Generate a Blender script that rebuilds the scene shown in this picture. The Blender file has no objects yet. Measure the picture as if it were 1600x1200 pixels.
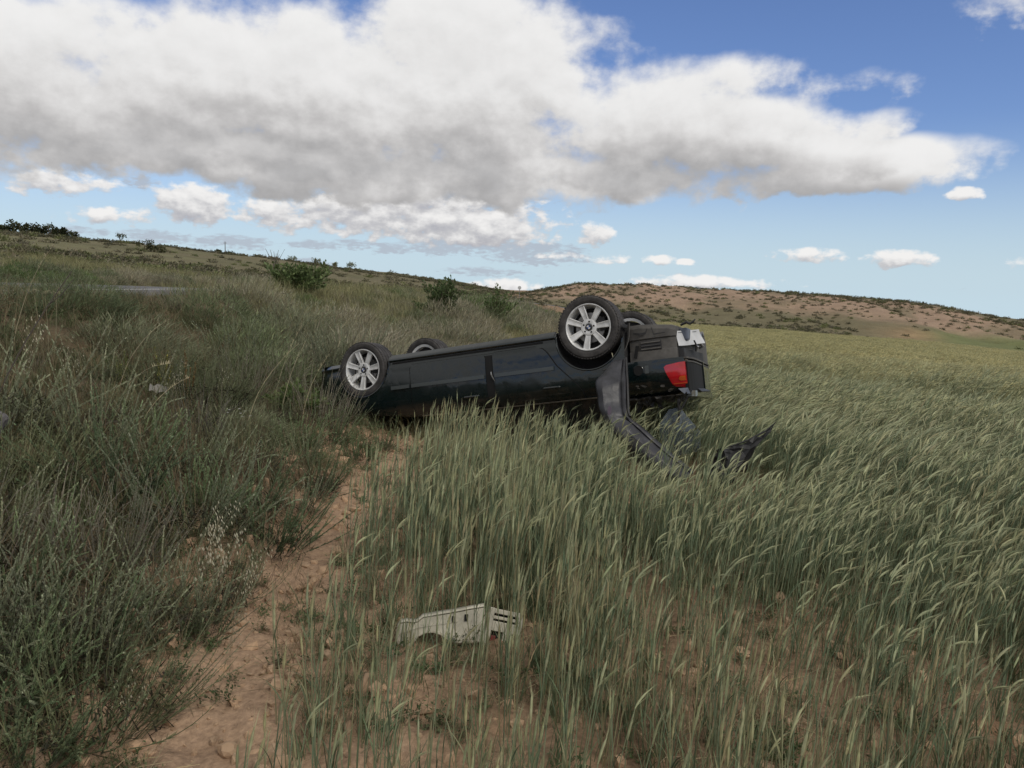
import bpy, bmesh, math, random
import numpy as np
from mathutils import Vector, Matrix, Euler

random.seed(7)
rng = np.random.default_rng(7)
scene = bpy.context.scene
col = scene.collection
R = math.radians

# ---------------------------------------------------------------- camera
PITCH, ROLL, EYE = R(7.1), R(1.8), 1.65
cam_data = bpy.data.cameras.new('camera')
cam = bpy.data.objects.new('camera', cam_data)
col.objects.link(cam)
scene.camera = cam
_f = Vector((0, math.cos(PITCH), -math.sin(PITCH)))
_U = Vector((0, math.sin(PITCH), math.cos(PITCH)))
_X = Vector((1, 0, 0))
_r = _X * math.cos(ROLL) + _U * math.sin(ROLL)
_u = _U * math.cos(ROLL) - _X * math.sin(ROLL)
cam.matrix_world = Matrix(((_r.x, _u.x, -_f.x, 0), (_r.y, _u.y, -_f.y, 0), (_r.z, _u.z, -_f.z, EYE), (0, 0, 0, 1)))
cam_data.sensor_width = 36.0
cam_data.lens = 36.0 * 1208 / 1600
cam_data.clip_start = 0.05
cam_data.clip_end = 5000

# ---------------------------------------------------------------- sky, sun, exposure
SUN_EL, SUN_AZ = 48.0, 140.0          # degrees; azimuth clockwise from +Y: high, behind the camera to the right
scene.view_settings.view_transform = 'Standard'
scene.view_settings.look = 'None'
scene.view_settings.exposure = 0.0
scene.view_settings.gamma = 1.0
scene.view_settings.use_curve_mapping = False
scene.cycles.use_denoising = True
scene.cycles.max_bounces = 6
scene.cycles.diffuse_bounces = 3
scene.cycles.glossy_bounces = 3
scene.cycles.transparent_max_bounces = 12

world = bpy.data.worlds.new('World')
scene.world = world
world.use_nodes = True


class N:
    """small helper that wires nodes of one tree"""
    def __init__(self, tree):
        self.t = tree
        tree.nodes.clear()

    def n(self, kind, **kw):
        nd = self.t.nodes.new(kind)
        for k, v in kw.items():
            setattr(nd, k, v)
        return nd

    def put(self, sock, v):
        if isinstance(v, bpy.types.NodeSocket):
            self.t.links.new(v, sock)
        elif v is not None:
            sock.default_value = v

    def m(self, op, a, b=None, c=None, clamp=False):
        nd = self.n('ShaderNodeMath', operation=op, use_clamp=clamp)
        for i, v in enumerate((a, b, c)):
            self.put(nd.inputs[i], v)
        return nd.outputs[0]

    def v(self, op, a, b=None, c=None):
        nd = self.n('ShaderNodeVectorMath', operation=op)
        for i, v in enumerate((a, b, c)):
            self.put(nd.inputs[i], v)
        return nd.outputs['Value'] if op in ('DOT_PRODUCT', 'LENGTH') else nd.outputs[0]

    def mix(self, f, a, b, blend='MIX'):
        nd = self.n('ShaderNodeMix', data_type='RGBA', blend_type=blend)
        self.put(nd.inputs[0], f)
        self.put(nd.inputs[6], a if not isinstance(a, tuple) else (*a, 1)[:4])
        self.put(nd.inputs[7], b if not isinstance(b, tuple) else (*b, 1)[:4])
        return nd.outputs[2]

    def ramp(self, f, stops, interp='LINEAR'):
        nd = self.n('ShaderNodeValToRGB')
        cr = nd.color_ramp
        cr.interpolation = interp
        while len(cr.elements) < len(stops):
            cr.elements.new(0.5)
        for e, (p, c) in zip(cr.elements, stops):
            e.position = p
            e.color = (*c, 1)[:4] if isinstance(c, tuple) else (c, c, c, 1)
        self.put(nd.inputs[0], f)
        return nd.outputs[0]

    def smooth(self, x, lo, hi, a=0.0, b=1.0):
        nd = self.n('ShaderNodeMapRange', interpolation_type='SMOOTHSTEP')
        self.put(nd.inputs[0], x)
        for i, v in enumerate((lo, hi, a, b)):
            self.put(nd.inputs[1 + i], v)
        return nd.outputs[0]

    def noise(self, vec, scale, detail=4.0, rough=0.5, dist=0.0, dims='3D'):
        nd = self.n('ShaderNodeTexNoise', noise_dimensions=dims)
        self.put(nd.inputs['Vector'], vec)
        nd.inputs['Scale'].default_value = scale
        nd.inputs['Detail'].default_value = detail
        nd.inputs['Roughness'].default_value = rough
        nd.inputs['Distortion'].default_value = dist
        return nd.outputs[0]

    def comb(self, x, y, z=0.0):
        nd = self.n('ShaderNodeCombineXYZ')
        for i, v in enumerate((x, y, z)):
            self.put(nd.inputs[i], v)
        return nd.outputs[0]


# clouds as (azimuth, elevation, half width, half height, weight) in degrees
BIG = [
    (23.02, 13.72, 5.77, 1.76, 0.16), (28.94, 8.97, 4.57, 1.92, 0.30), (24.73, 11.51, 4.52, 1.55, 0.05),
    (26.80, 8.88, 4.39, 1.72, 0.80), (-29.58, 14.09, 8.94, 2.50, 0.90), (-5.30, 17.57, 8.94, 3.12, 0.90),
    (19.13, 7.68, 9.87, 1.26, 0.85),
    (-29.0, 10.91, 15.07, 4.67, 1), (-16.19, 13.17, 13.85, 5.99, 1), (-2.96, 14.48, 12.22, 5.73, 1), (7.86, 11.36, 10.54, 4.65, 1),
    (15.17, 10.25, 8.11, 3.34, 1), (21.87, 8.74, 5.94, 2.04, 0.95), (26.44, 8.89, 3.31, 1.41, 0.65), (-16.22, 8.02, 20.3, 2.33, 1),
    (-5.15, 10.82, 13.61, 3.84, 1), (-26.2, 8.26, 13.0, 2.17, 1), (1.84, 8.02, 13.78, 2.43, 1), (-7.81, 7.0, 11.79, 1.59, 0.9),
    (22.06, 13.67, 5.85, 1.93, 0.16), (16.55, 14.66, 6.25, 2.36, 0.25), (24.38, 11.14, 4.17, 1.56, 0.12), (28.92, 9.16, 3.87, 1.92,
    0.12), (30.47, 17.61, 5.66, 2.03, 0.42), (-41.66, 9.57, 10.28, 5.17, 1), (-25.99, 15.74, 10.97, 1.8, 0.6)]
LOW = [
    (-29.71, 5.56, 4.56, 1.33, 0.5), (-27.43, 3.88, 4.41, 0.97, 0.55), (-22.04, 4.95, 3.44, 1.68, 0.8), (-17.51, 4.64, 4.03, 1.47,
    0.7), (-9.6, 4.78, 10.39, 1.88, 0.85), (-3.16, 4.4, 8.35, 1.82, 0.85), (-5.51, 6.21, 9.18, 1.61, 0.7), (5.47, 4.02, 2.03, 1.14,
    0.75), (29.49, 6.75, 1.54, 0.78, 0.45), (20.39, 2.87, 3.53, 0.82, 0.5), (25.77, 2.72, 2.8, 0.83, 0.7), (32.6, 2.55, 1.19, 0.62,
    0.5), (13.59, 0.81, 6.64, 0.72, 0.7), (-0.7, 0.1, 3.76, 0.75, 0.7), (6.47, 2.26, 2.77, 0.73, 0.4), (10.37, 2.27, 1.63, 0.64, 0.4),
    (12.4, 2.14, 0.89, 0.45, 0.4), (3.44, 2.5, 3.49, 0.6, 0.35), (-37.1, 2.61, 4.47, 0.88, 0.6), (37.53, 3.09, 3.22, 0.73, 0.6),
    (44.1, 3.55, 3.59, 0.92, 0.6)]
FLAT = [
    (-24.84, 2.6, 2.89, 0.54, 0.6), (-19.84, 2.52, 3.11, 0.52, 0.6), (-9.12, 2.54, 2.1, 0.45, 0.6), (-4.98, 2.83, 3.48, 0.69, 0.7),
    (0.39, 2.78, 4.67, 0.69, 0.7), (1.58, 2.26, 3.97, 0.65, 0.6), (-14.06, 2.57, 2.64, 0.4, 0.5), (-11.39, 2.72, 1.53, 0.41, 0.6),
    (-15.38, 1.31, 2.62, 0.4, 0.4), (-2.13, 1.08, 4.22, 0.42, 0.35), (-25.44, 6.14, 1.14, 0.53, 0.6), (-7.34, 6.13, 9.12, 1.34, 0.6),
    (-29.28, 2.67, 2.67, 0.44, 0.35)]


def cloud_group(name, blobs, noise_scale, amp, stretch, detail, seed=0.0, warp=0.0, big_noise=0.33):
    g = bpy.data.node_groups.new(name, 'ShaderNodeTree')
    g.interface.new_socket('P', in_out='INPUT', socket_type='NodeSocketVector')
    g.interface.new_socket('F', in_out='OUTPUT', socket_type='NodeSocketFloat')
    k = N(g)
    gi, go = k.n('NodeGroupInput'), k.n('NodeGroupOutput')
    p = gi.outputs[0]
    np_ = k.v('MULTIPLY_ADD', p, (1.0, stretch, 0), (seed * 7.3, seed, 0))
    n1 = k.noise(np_, noise_scale, detail, 0.55, 0.0, '2D')
    n2 = k.noise(np_, noise_scale * big_noise, 2.0, 0.5, 0.0, '2D')
    pw = k.v('ADD', p, k.comb(k.m('MULTIPLY', k.m('SUBTRACT', n2, 0.5), warp * 2.2), k.m('MULTIPLY', k.m('SUBTRACT', n1, 0.5), warp)))
    best = None
    for (a, e, w, h, pk) in blobs:
        q = k.v('MULTIPLY_ADD', pw, (1 / w, 1 / h, 0), (-a / w, -e / h, 0))
        f = k.m('MULTIPLY_ADD', k.v('DOT_PRODUCT', q, q), -1.0, pk)
        best = f if best is None else k.m('SMOOTH_MAX', best, f, 0.35)
    best = k.m('MAXIMUM', best, -1.2)
    s = k.m('MULTIPLY_ADD', k.m('SUBTRACT', n1, 0.5), amp, k.m('MULTIPLY', k.m('SUBTRACT', n2, 0.5), amp * 0.7))
    k.put(go.inputs[0], k.m('ADD', best, s))
    return g


def build_sky():
    world.cycles.sampling_method = 'MANUAL'
    world.cycles.sample_map_resolution = 512
    k = N(world.node_tree)
    out = k.n('ShaderNodeOutputWorld')

    def bgs(c):
        nd = k.n('ShaderNodeBackground')
        nd.inputs[1].default_value = SKY_STRENGTH
        k.put(nd.inputs[0], c)
        return nd.outputs[0]

    def mixs(f, a, b):
        nd = k.n('ShaderNodeMixShader')
        k.put(nd.inputs[0], f)
        k.put(nd.inputs[1], a)
        k.put(nd.inputs[2], b)
        return nd.outputs[0]
    d = k.n('ShaderNodeTexCoord').outputs['Generated']
    sep = k.n('ShaderNodeSeparateXYZ')
    k.put(sep.inputs[0], d)
    x, y, z = sep.outputs
    DEG = 180 / math.pi
    az = k.m('MULTIPLY', k.m('ARCTAN2', x, y), DEG)
    el = k.m('MULTIPLY', k.m('ARCSINE', z), DEG)
    p = k.comb(az, el, 0.0)
    G = 1.0 / SKY_STRENGTH

    def c(r, g_, b):
        return (r * G, g_ * G, b * G)

    def blue_sky():
        sky = k.n('ShaderNodeTexSky', sky_type='NISHITA', sun_disc=False)
        sky.sun_elevation = R(SUN_EL)
        sky.sun_rotation = R(SUN_AZ)
        sky.air_density = 1.0
        sky.dust_density = 0.6
        sky.ozone_density = 1.6
        k.put(sky.inputs[0], k.v('NORMALIZE', k.comb(x, y, k.m('MAXIMUM', z, 0.012))))
        blue = k.mix(1.0, sky.outputs[0], SKY_TINT, 'MULTIPLY')
        return k.mix(k.smooth(el, -1.0, 12.0, 0.92, 0.0), blue, c(0.56, 0.715, 0.81))   # the low sky pales

    def group(g, vec):
        nd = k.n('ShaderNodeGroup', node_tree=g)
        k.put(nd.inputs[0], vec)
        return nd.outputs[0]

    # low sky: far banks in front of the pale band
    gl = cloud_group('far_cloud_field', LOW, 0.75, 1.5, 1.7, 4.5, 3.0, 0.25)
    fl0 = group(gl, p)
    fl1 = group(gl, k.v('ADD', p, (0.14, 0.60, 0)))
    gf = cloud_group('flat_cloud_field', FLAT, 1.7, 2.4, 3.2, 4.0, 9.0, 0.25)
    ff = group(gf, p)
    lowsky = k.mix(k.smooth(ff, -0.5, 0.6, 0.0, 0.78), blue_sky(), c(0.43, 0.475, 0.55))
    lit = k.smooth(k.m('SUBTRACT', fl0, fl1), -0.95, 0.80)
    lowc = k.ramp(lit, [(0.0, c(0.43, 0.43, 0.47)), (0.40, c(0.58, 0.575, 0.59)), (1.0, c(0.90, 0.885, 0.87))])
    lowsky = k.mix(k.smooth(fl0, 0.0, 0.45, 0.0, 0.97), lowsky, lowc)
    # high sky: the great bank
    gb = cloud_group('near_cloud_field', BIG, 0.30, 1.6, 1.4, 8.0, 0.0, 1.7)
    b0 = group(gb, p)
    b1 = group(gb, k.v('ADD', p, (0.30, 0.80, 0)))
    b2 = group(gb, k.v('ADD', p, (0.8, 2.7, 0)))
    relief = k.smooth(k.m('SUBTRACT', b0, b1), -0.75, 0.75)
    above = k.smooth(b2, -0.25, 1.25)                 # how much cloud lies over this spot
    foot = k.m('MULTIPLY', above, k.smooth(k.m('MULTIPLY_ADD', relief, 2.2, el), 15.5, 8.6, 0.10, 1.0))   # it greys towards its flat foot
    base = k.ramp(foot, [(0.0, c(0.76, 0.755, 0.75)), (0.30, c(0.63, 0.62, 0.615)), (0.6, c(0.50, 0.49, 0.488)), (0.95, c(0.385, 0.38, 0.383))])
    nb = k.n('ShaderNodeVectorMath', operation='ADD')
    k.put(nb.inputs[0], base)
    k.put(nb.inputs[1], k.mix(relief, c(-0.10, -0.098, -0.09), c(0.11, 0.11, 0.11)))
    bank = nb.outputs[0]
    bcov = k.smooth(b0, -0.15, 0.58)
    highsky = k.mix(bcov, blue_sky(), bank)
    lowcut = k.smooth(el, 5.4, 7.2)
    # where both meet, the bank hangs in front of the far clouds
    both = k.mix(bcov, lowsky, bank)
    front = mixs(k.m('LESS_THAN', el, 9.0), bgs(highsky), bgs(both))
    # the rest of the sky: broken cloud
    zc = k.m('ADD', k.m('MAXIMUM', z, 0.012), 0.12)
    pl = k.comb(k.m('DIVIDE', x, zc), k.m('DIVIDE', y, zc), 2.0)
    ov = k.noise(pl, 0.9, 5.0, 0.55, 0.0, '2D')
    ovc = k.ramp(ov, [(0.40, c(0.72, 0.705, 0.68)), (0.62, c(0.47, 0.46, 0.445)), (0.75, c(0.37, 0.36, 0.35))])
    rest = k.mix(k.smooth(ov, 0.35, 0.51), blue_sky(), ovc)
    zone = k.m('MAXIMUM', k.smooth(k.m('ABSOLUTE', az), 40.0, 52.0), k.smooth(el, 21.0, 29.0))
    k.put(out.inputs[0], mixs(zone, front, bgs(rest)))


SKY_STRENGTH = 0.10
SKY_TINT = (0.80, 0.90, 1.20)
build_sky()

sun_data = bpy.data.lights.new('sun', 'SUN')
sun_data.energy = 1.5
sun_data.angle = R(20)
sun_data.color = (1.0, 0.95, 0.86)
sun = bpy.data.objects.new('sun', sun_data)
col.objects.link(sun)
_sd = Vector((math.sin(R(SUN_AZ)) * math.cos(R(SUN_EL)), math.cos(R(SUN_AZ)) * math.cos(R(SUN_EL)), math.sin(R(SUN_EL))))
sun.rotation_euler = _sd.to_track_quat('Z', 'Y').to_euler()

# ---------------------------------------------------------------- helpers
def tag(o, label=None, cat=None, group=None, kind=None):
    if label: o['label'] = label
    if cat: o['category'] = cat
    if group: o['group'] = group
    if kind: o['kind'] = kind
    return o


def empty(name, loc=(0, 0, 0), rot=(0, 0, 0)):
    o = bpy.data.objects.new(name, None)
    o.empty_display_size = 0.1
    o.location = loc
    o.rotation_euler = rot
    col.objects.link(o)
    return o


class MB:
    """collects vertices, faces, per-vertex colours and material slots"""
    def __init__(self):
        self.v, self.f, self.c, self.mi = [], [], [], []

    def add(self, vs, fs, c=(1, 1, 1), m=0):
        b = len(self.v)
        self.v.extend(tuple(p) for p in vs)
        if isinstance(c, list):
            self.c.extend(c)
        else:
            self.c.extend([c] * len(vs))
        for q in fs:
            self.f.append(tuple(i + b for i in q))
            self.mi.append(m)

    def ribbon(self, pts, widths, side, c=(1, 1, 1), m=0):
        vs = []
        for p, w in zip(pts, widths):
            vs.append((p[0] - side[0] * w, p[1] - side[1] * w, p[2] - side[2] * w))
            vs.append((p[0] + side[0] * w, p[1] + side[1] * w, p[2] + side[2] * w))
        fs = [(2 * i, 2 * i + 1, 2 * i + 3, 2 * i + 2) for i in range(len(pts) - 1)]
        self.add(vs, fs, c, m)

    def tube(self, pts, radii, n=3, c=(1, 1, 1), m=0, caps=False):
        pts = [Vector(p) for p in pts]
        vs, fs = [], []
        for i, p in enumerate(pts):
            t = (pts[min(i + 1, len(pts) - 1)] - pts[max(i - 1, 0)])
            t = t.normalized() if t.length > 1e-9 else Vector((0, 0, 1))
            a = t.cross(Vector((0, 0, 1)) if abs(t.z) < 0.9 else Vector((1, 0, 0))).normalized()
            b = t.cross(a)
            for k in range(n):
                an = 2 * math.pi * k / n
                vs.append(p + (a * math.cos(an) + b * math.sin(an)) * radii[i])
        for i in range(len(pts) - 1):
            for k in range(n):
                fs.append((i * n + k, i * n + (k + 1) % n, (i + 1) * n + (k + 1) % n, (i + 1) * n + k))
        if caps:
            fs.append(tuple(range(n)))
            fs.append(tuple(reversed(range((len(pts) - 1) * n, len(pts) * n))))
        self.add(vs, fs, c, m)

    def box(self, c0, size, c=(1, 1, 1), m=0, rot=None):
        x, y, z = (s / 2 for s in size)
        vs = [Vector(p) for p in ((-x, -y, -z), (x, -y, -z), (x, y, -z), (-x, y, -z), (-x, -y, z), (x, -y, z), (x, y, z), (-x, y, z))]
        if rot is not None:
            vs = [rot @ p for p in vs]
        vs = [p + Vector(c0) for p in vs]
        self.add(vs, [(3, 2, 1, 0), (4, 5, 6, 7), (0, 1, 5, 4), (1, 2, 6, 5), (2, 3, 7, 6), (3, 0, 4, 7)], c, m)

    def lathe(self, prof, n=32, c=(1, 1, 1), m=0, close=False):
        """profile of (radius, y) turned about the Y axis"""
        vs, fs = [], []
        for (r, y) in prof:
            for k in range(n):
                a = 2 * math.pi * k / n
                vs.append((r * math.cos(a), y, r * math.sin(a)))
        k_ = len(prof)
        rng_ = range(k_) if close else range(k_ - 1)
        for i in rng_:
            j = (i + 1) % k_
            for k in range(n):
                fs.append((i * n + k, i * n + (k + 1) % n, j * n + (k + 1) % n, j * n + k))
        self.add(vs, fs, c, m)

    def mesh(self, name, mats, smooth=False):
        me = bpy.data.meshes.new(name)
        me.from_pydata(self.v, [], self.f)
        for m in mats:
            me.materials.append(m)
        if len(mats) > 1:
            me.polygons.foreach_set('material_index', self.mi)
        at = me.color_attributes.new('tint', 'FLOAT_COLOR', 'POINT')
        a = np.ones((len(self.v), 4), np.float32)
        a[:, :3] = np.array(self.c, np.float32).reshape(-1, 3)
        at.data.foreach_set('color', a.ravel())
        if smooth:
            me.polygons.foreach_set('use_smooth', [True] * len(me.polygons))
        me.update()
        return me

    def obj(self, name, mats, parent=None, smooth=False, loc=None):
        o = bpy.data.objects.new(name, self.mesh(name, mats if isinstance(mats, (list, tuple)) else [mats], smooth))
        col.objects.link(o)
        if parent is not None:
            o.parent = parent
        if loc is not None:
            o.location = loc
        return o


def material(name, base=(0.5, 0.5, 0.5), rough=0.6, metal=0.0, coat=0.0, spec=0.5, attr=False, noise=None, bump=None, alpha=None,
             trans=0.0, rand=0.0, sheen=0.0):
    """a Principled material; base may be modulated by the 'tint' attribute, noise and the instance's own random value"""
    m = bpy.data.materials.new(name)
    m.use_nodes = True
    k = N(m.node_tree)
    out = k.n('ShaderNodeOutputMaterial')
    b = k.n('ShaderNodeBsdfPrincipled')
    b.inputs['Roughness'].default_value = rough
    b.inputs['Metallic'].default_value = metal
    b.inputs['Coat Weight'].default_value = coat
    b.inputs['Coat Roughness'].default_value = 0.05
    b.inputs['Specular IOR Level'].default_value = spec
    b.inputs['Sheen Weight'].default_value = sheen
    c = None
    if attr:
        a = k.n('ShaderNodeAttribute', attribute_name='tint')
        c = k.mix(1.0, a.outputs[0], base, 'MULTIPLY')
    tc = None
    if noise:
        tc = k.n('ShaderNodeTexCoord').outputs['Object']
        for (sc, det, lo, hi) in noise:
            nz = k.ramp(k.noise(tc, sc, det, 0.6), [(0.3, lo), (0.7, hi)])
            c = k.mix(1.0, c if c is not None else base, nz, 'MULTIPLY')
    if rand:
        oi = k.n('ShaderNodeObjectInfo')
        h = k.ramp(oi.outputs['Random'], [(0.0, (1 - rand, 1 - rand * 0.9, 1 - rand)), (0.5, (1.0, 1.0, 0.95)), (1.0, (1 + rand * 1.2, 1 + rand, 1 + rand * 0.6))])
        c = k.mix(1.0, c if c is not None else base, h, 'MULTIPLY')
    if c is None:
        b.inputs['Base Color'].default_value = (*base, 1)
    else:
        k.put(b.inputs['Base Color'], c)
    if bump:
        tc = tc or k.n('ShaderNodeTexCoord').outputs['Object']
        bp = k.n('ShaderNodeBump')
        bp.inputs['Strength'].default_value = bump[1]
        bp.inputs['Distance'].default_value = bump[2]
        k.put(bp.inputs['Height'], k.noise(tc, bump[0], 5.0, 0.6))
        k.t.links.new(bp.outputs[0], b.inputs['Normal'])
    sh = b.outputs[0]
    if trans:
        t = k.n('ShaderNodeBsdfTranslucent')
        if c is None:
            t.inputs[0].default_value = (*base, 1)
        else:
            k.put(t.inputs[0], c)
        mx = k.n('ShaderNodeMixShader')
        mx.inputs[0].default_value = trans
        k.put(mx.inputs[1], sh)
        k.put(mx.inputs[2], t.outputs[0])
        sh = mx.outputs[0]
    if alpha is not None:
        t = k.n('ShaderNodeBsdfTransparent')
        mx = k.n('ShaderNodeMixShader')
        mx.inputs[0].default_value = alpha
        k.put(mx.inputs[1], t.outputs[0])
        k.put(mx.inputs[2], sh)
        sh = mx.outputs[0]
    k.t.links.new(sh, out.inputs[0])
    return m


# value noise for shaping the land
_perm = np.random.default_rng(3).random((256, 256))


def vnoise(x, y):
    x = np.asarray(x, float); y = np.asarray(y, float)
    xi, yi = np.floor(x).astype(int), np.floor(y).astype(int)
    fx, fy = x - xi, y - yi
    fx = fx * fx * (3 - 2 * fx); fy = fy * fy * (3 - 2 * fy)
    g = lambda i, j: _perm[i % 256, j % 256]
    return (g(xi, yi) * (1 - fx) + g(xi + 1, yi) * fx) * (1 - fy) + (g(xi, yi + 1) * (1 - fx) + g(xi + 1, yi + 1) * fx) * fy - 0.5


def fbm(x, y, o=4):
    s, a = 0, 1.0
    for i in range(o):
        s = s + a * vnoise(x * 2 ** i + 17.3 * i, y * 2 ** i + 5.1 * i)
        a *= 0.5
    return s


def sstep(x, a, b):
    t = np.clip((np.asarray(x, float) - a) / (b - a), 0, 1)
    return t * t * (3 - 2 * t)


# ---------------------------------------------------------------- the land
# height of the land by bearing (tangent from straight ahead) and distance
_cols = [-0.662, -0.497, -0.331, -0.166, -0.083, 0.0, 0.083, 0.166, 0.331, 0.497, 0.662]
_rr = [15, 25, 40, 60, 85, 110, 130, 150, 170, 185, 200, 225, 260, 300, 400, 600, 900]
_tab = [
    [(15, 1.36), (25, 1.45), (40, 1.9), (60, 3.0), (100, 4.8), (150, 7.7), (220, 10.7), (300, 10.7), (600, 8), (900, 0)],
    [(15, 1.34), (25, 1.35), (40, 1.5), (60, 2.3), (100, 4.0), (150, 6.6), (220, 9.6), (300, 9.6), (600, 7), (900, 0)],
    [(15, 1.1), (25, 1.15), (40, 1.25), (60, 1.6), (100, 2.9), (150, 5.0), (235, 8.5), (300, 8.5), (600, 5), (900, 0)],
    [(15, 0.4), (25, 0.75), (40, 0.95), (60, 0.95), (100, 1.5), (150, 2.6), (270, 5.5), (320, 5.4), (600, 2), (900, 0)],
    [(15, 0.15), (25, 0.5), (40, 0.6), (60, 0.7), (100, 0.6), (150, 1.0), (300, 3.6), (330, 3.4), (600, 1), (900, 0)],
    [(15, -0.1), (25, 0.1), (40, 0.0), (60, -0.1), (100, -0.2), (150, -0.2), (300, 0.4), (400, 0.2), (600, -1), (900, -4)],
    [(15, -0.1), (25, -0.3), (40, -0.7), (60, -1.2), (100, -1.7), (140, -1.5), (165, 0.6), (187, 2.9), (225, 3.1), (600, 0), (900, -4)],
    [(15, -0.1), (25, -0.5), (40, -1.1), (70, -2.0), (110, -2.9), (128, -2.8), (150, -0.8), (178, 2.95), (220, 3.2), (400, 2), (900, -4)],
    [(15, -0.12), (25, -0.6), (40, -1.2), (70, -2.25), (110, -3.35), (125, -3.6), (150, -1.5), (180, 2.3), (225, 2.4), (400, 0), (900, -8)],
    [(15, -0.12), (25, -0.6), (40, -1.25), (70, -2.4), (110, -3.8), (130, -4.3), (155, -2.4), (190, 1.3), (225, 1.3), (400, -2), (900, -16)],
    [(15, -0.12), (25, -0.6), (40, -1.3), (70, -2.6), (110, -4.4), (130, -5.0), (165, -4.5), (200, -2.3), (225, -2.4), (400, -9), (900, -30)],
]
_lr = np.log(np.array(_rr, float))
_T = np.array([[np.interp(math.log(r), [math.log(a) for a, _ in row], [b for _, b in row]) for r in _rr] for row in _tab])
_bank_s = [0, 0.3, 0.8, 1.6, 3.0, 4.4, 5.1, 11.2, 14, 25]
_bank_h = [0, 0.08, 0.22, 0.45, 0.80, 1.15, 1.32, 1.36, 1.5, 2.0]


def bank_s(x, y):
    """how far a spot lies up the bank, in metres from its foot"""
    return -1.31 - x + 0.35 * vnoise(np.asarray(y) * 0.45 + 3.3, 0.7) + 0.12 * vnoise(np.asarray(y) * 1.7, 9.7) - 0.1


def height(x, y, fine=True):
    x = np.asarray(x, float); y = np.asarray(y, float)
    r = np.hypot(x, y) + 1e-6
    s = bank_s(x, y)
    near = np.interp(np.maximum(s, 0), _bank_s, _bank_h)
    near = near - 0.05 * np.exp(-((x + 1.08) / 0.33) ** 2)
    tn = np.clip(np.where(y > 0.15 * np.abs(x), x / np.maximum(y, 0.15 * np.abs(x) + 1e-6), np.sign(x) * 0.7), -0.662, 0.662)
    # bilinear look-up in bearing and log distance
    ci = np.clip(np.searchsorted(_cols, tn) - 1, 0, len(_cols) - 2)
    cw = (tn - np.take(_cols, ci)) / (np.take(_cols, ci + 1) - np.take(_cols, ci))
    cw = cw * cw * (3 - 2 * cw) * 0.5 + cw * 0.5
    lr = np.clip(np.log(r), _lr[0], _lr[-1])
    ri = np.clip(np.searchsorted(_lr, lr) - 1, 0, len(_lr) - 2)
    rw = (lr - _lr[ri]) / (_lr[ri + 1] - _lr[ri])
    far = (_T[ci, ri] * (1 - rw) + _T[ci, ri + 1] * rw) * (1 - cw) + (_T[ci + 1, ri] * (1 - rw) + _T[ci + 1, ri + 1] * rw) * cw
    w = sstep(r, 12, 26)
    h = near * (1 - w) + far * w
    # humps of the far land, gullies on the mesa
    d = sstep(r, 30, 90)
    h = h + d * fbm(x * 0.03, y * 0.03, 4) * (0.8 - 0.55 * sstep(tn, 0.0, 0.1)) * sstep(r, 40, 200)
    mesa = sstep(r, 128, 150) * (1 - sstep(r, 182, 196)) * sstep(tn, 0.03, 0.1)
    h = h + mesa * (np.abs(fbm(x * 0.09, y * 0.035, 4)) * -2.2 + 0.45)
    h = h + sstep(r, 175, 190) * sstep(tn, 0.02, 0.08) * (np.clip(fbm(x * 0.05, y * 0.02, 3), -.3, .5) * 0.5)
    if fine:
        n = (1 - sstep(r, 9, 22))
        b = np.clip(s * 2.0, 0, 1)
        h = h + n * (fbm(x * 1.6, y * 1.6, 3) * (0.05 + 0.06 * b) + fbm(x * 6, y * 6, 4) * 0.045)
    return h


def H(x, y):
    return float(height(np.array([x]), np.array([y]))[0])


# the road along the top of the bank
_road = [(-9.2, -30), (-9.3, 5), (-9.4, 20), (-9.3, 35), (-8.6, 50), (-6.8, 66), (-3, 84), (3, 102), (10, 120)]


def road_curve():
    P = np.array(_road, float)
    t = np.linspace(0, len(P) - 1, 181)
    from_ = np.clip(np.floor(t).astype(int), 0, len(P) - 2)
    out = []
    for tt, i in zip(t, from_):
        p0, p1, p2, p3 = P[max(i - 1, 0)], P[i], P[i + 1], P[min(i + 2, len(P) - 1)]
        u = tt - i
        out.append(0.5 * ((2 * p1) + (-p0 + p2) * u + (2 * p0 - 5 * p1 + 4 * p2 - p3) * u * u + (-p0 + 3 * p1 - 3 * p2 + p3) * u ** 3))
    return np.array(out)


RC = road_curve()
_rt = np.gradient(RC, axis=0); _rt /= np.linalg.norm(_rt, axis=1)[:, None]
RN = np.stack([_rt[:, 1], -_rt[:, 0]], 1)            # to the right of travel
ROADZ = height(RC[:, 0], RC[:, 1], False)
ROADZ = np.convolve(np.pad(ROADZ, 8, 'edge'), np.ones(17) / 17, 'valid') + 0.05
ROADW = 3.1


def road_dist(x, y):
    x = np.asarray(x, float).ravel(); y = np.asarray(y, float).ravel()
    best = np.full(x.shape, 1e9); zi = np.zeros(x.shape, int)
    for i in range(0, len(RC), 2):
        d = np.hypot(x - RC[i, 0], y - RC[i, 1])
        m = d < best
        best = np.where(m, d, best); zi = np.where(m, i, zi)
    return best, ROADZ[zi]


def ground_height(x, y, fine=True):
    h = height(x, y, fine)
    d, z = road_dist(x, y)
    d = d.reshape(h.shape); z = z.reshape(h.shape)
    w = 1 - sstep(d, ROADW + 0.3, ROADW + 2.2)
    return h * (1 - w) + (z - 0.07) * w


# a bank of wheat begins right of this line; clear of the sandy strip
def wheat_mask(x, y):
    x = np.asarray(x, float); y = np.asarray(y, float)
    edge = -0.90 + 0.24 * vnoise(y * 0.8 + 1.3, 4.4) + 0.22 * vnoise(y * 2.3, 8.8)
    edge = edge + 0.22 * (1 - sstep(y, 2.3, 3.1))
    m = sstep(x - edge, -0.12, 0.25)
    return m


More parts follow.
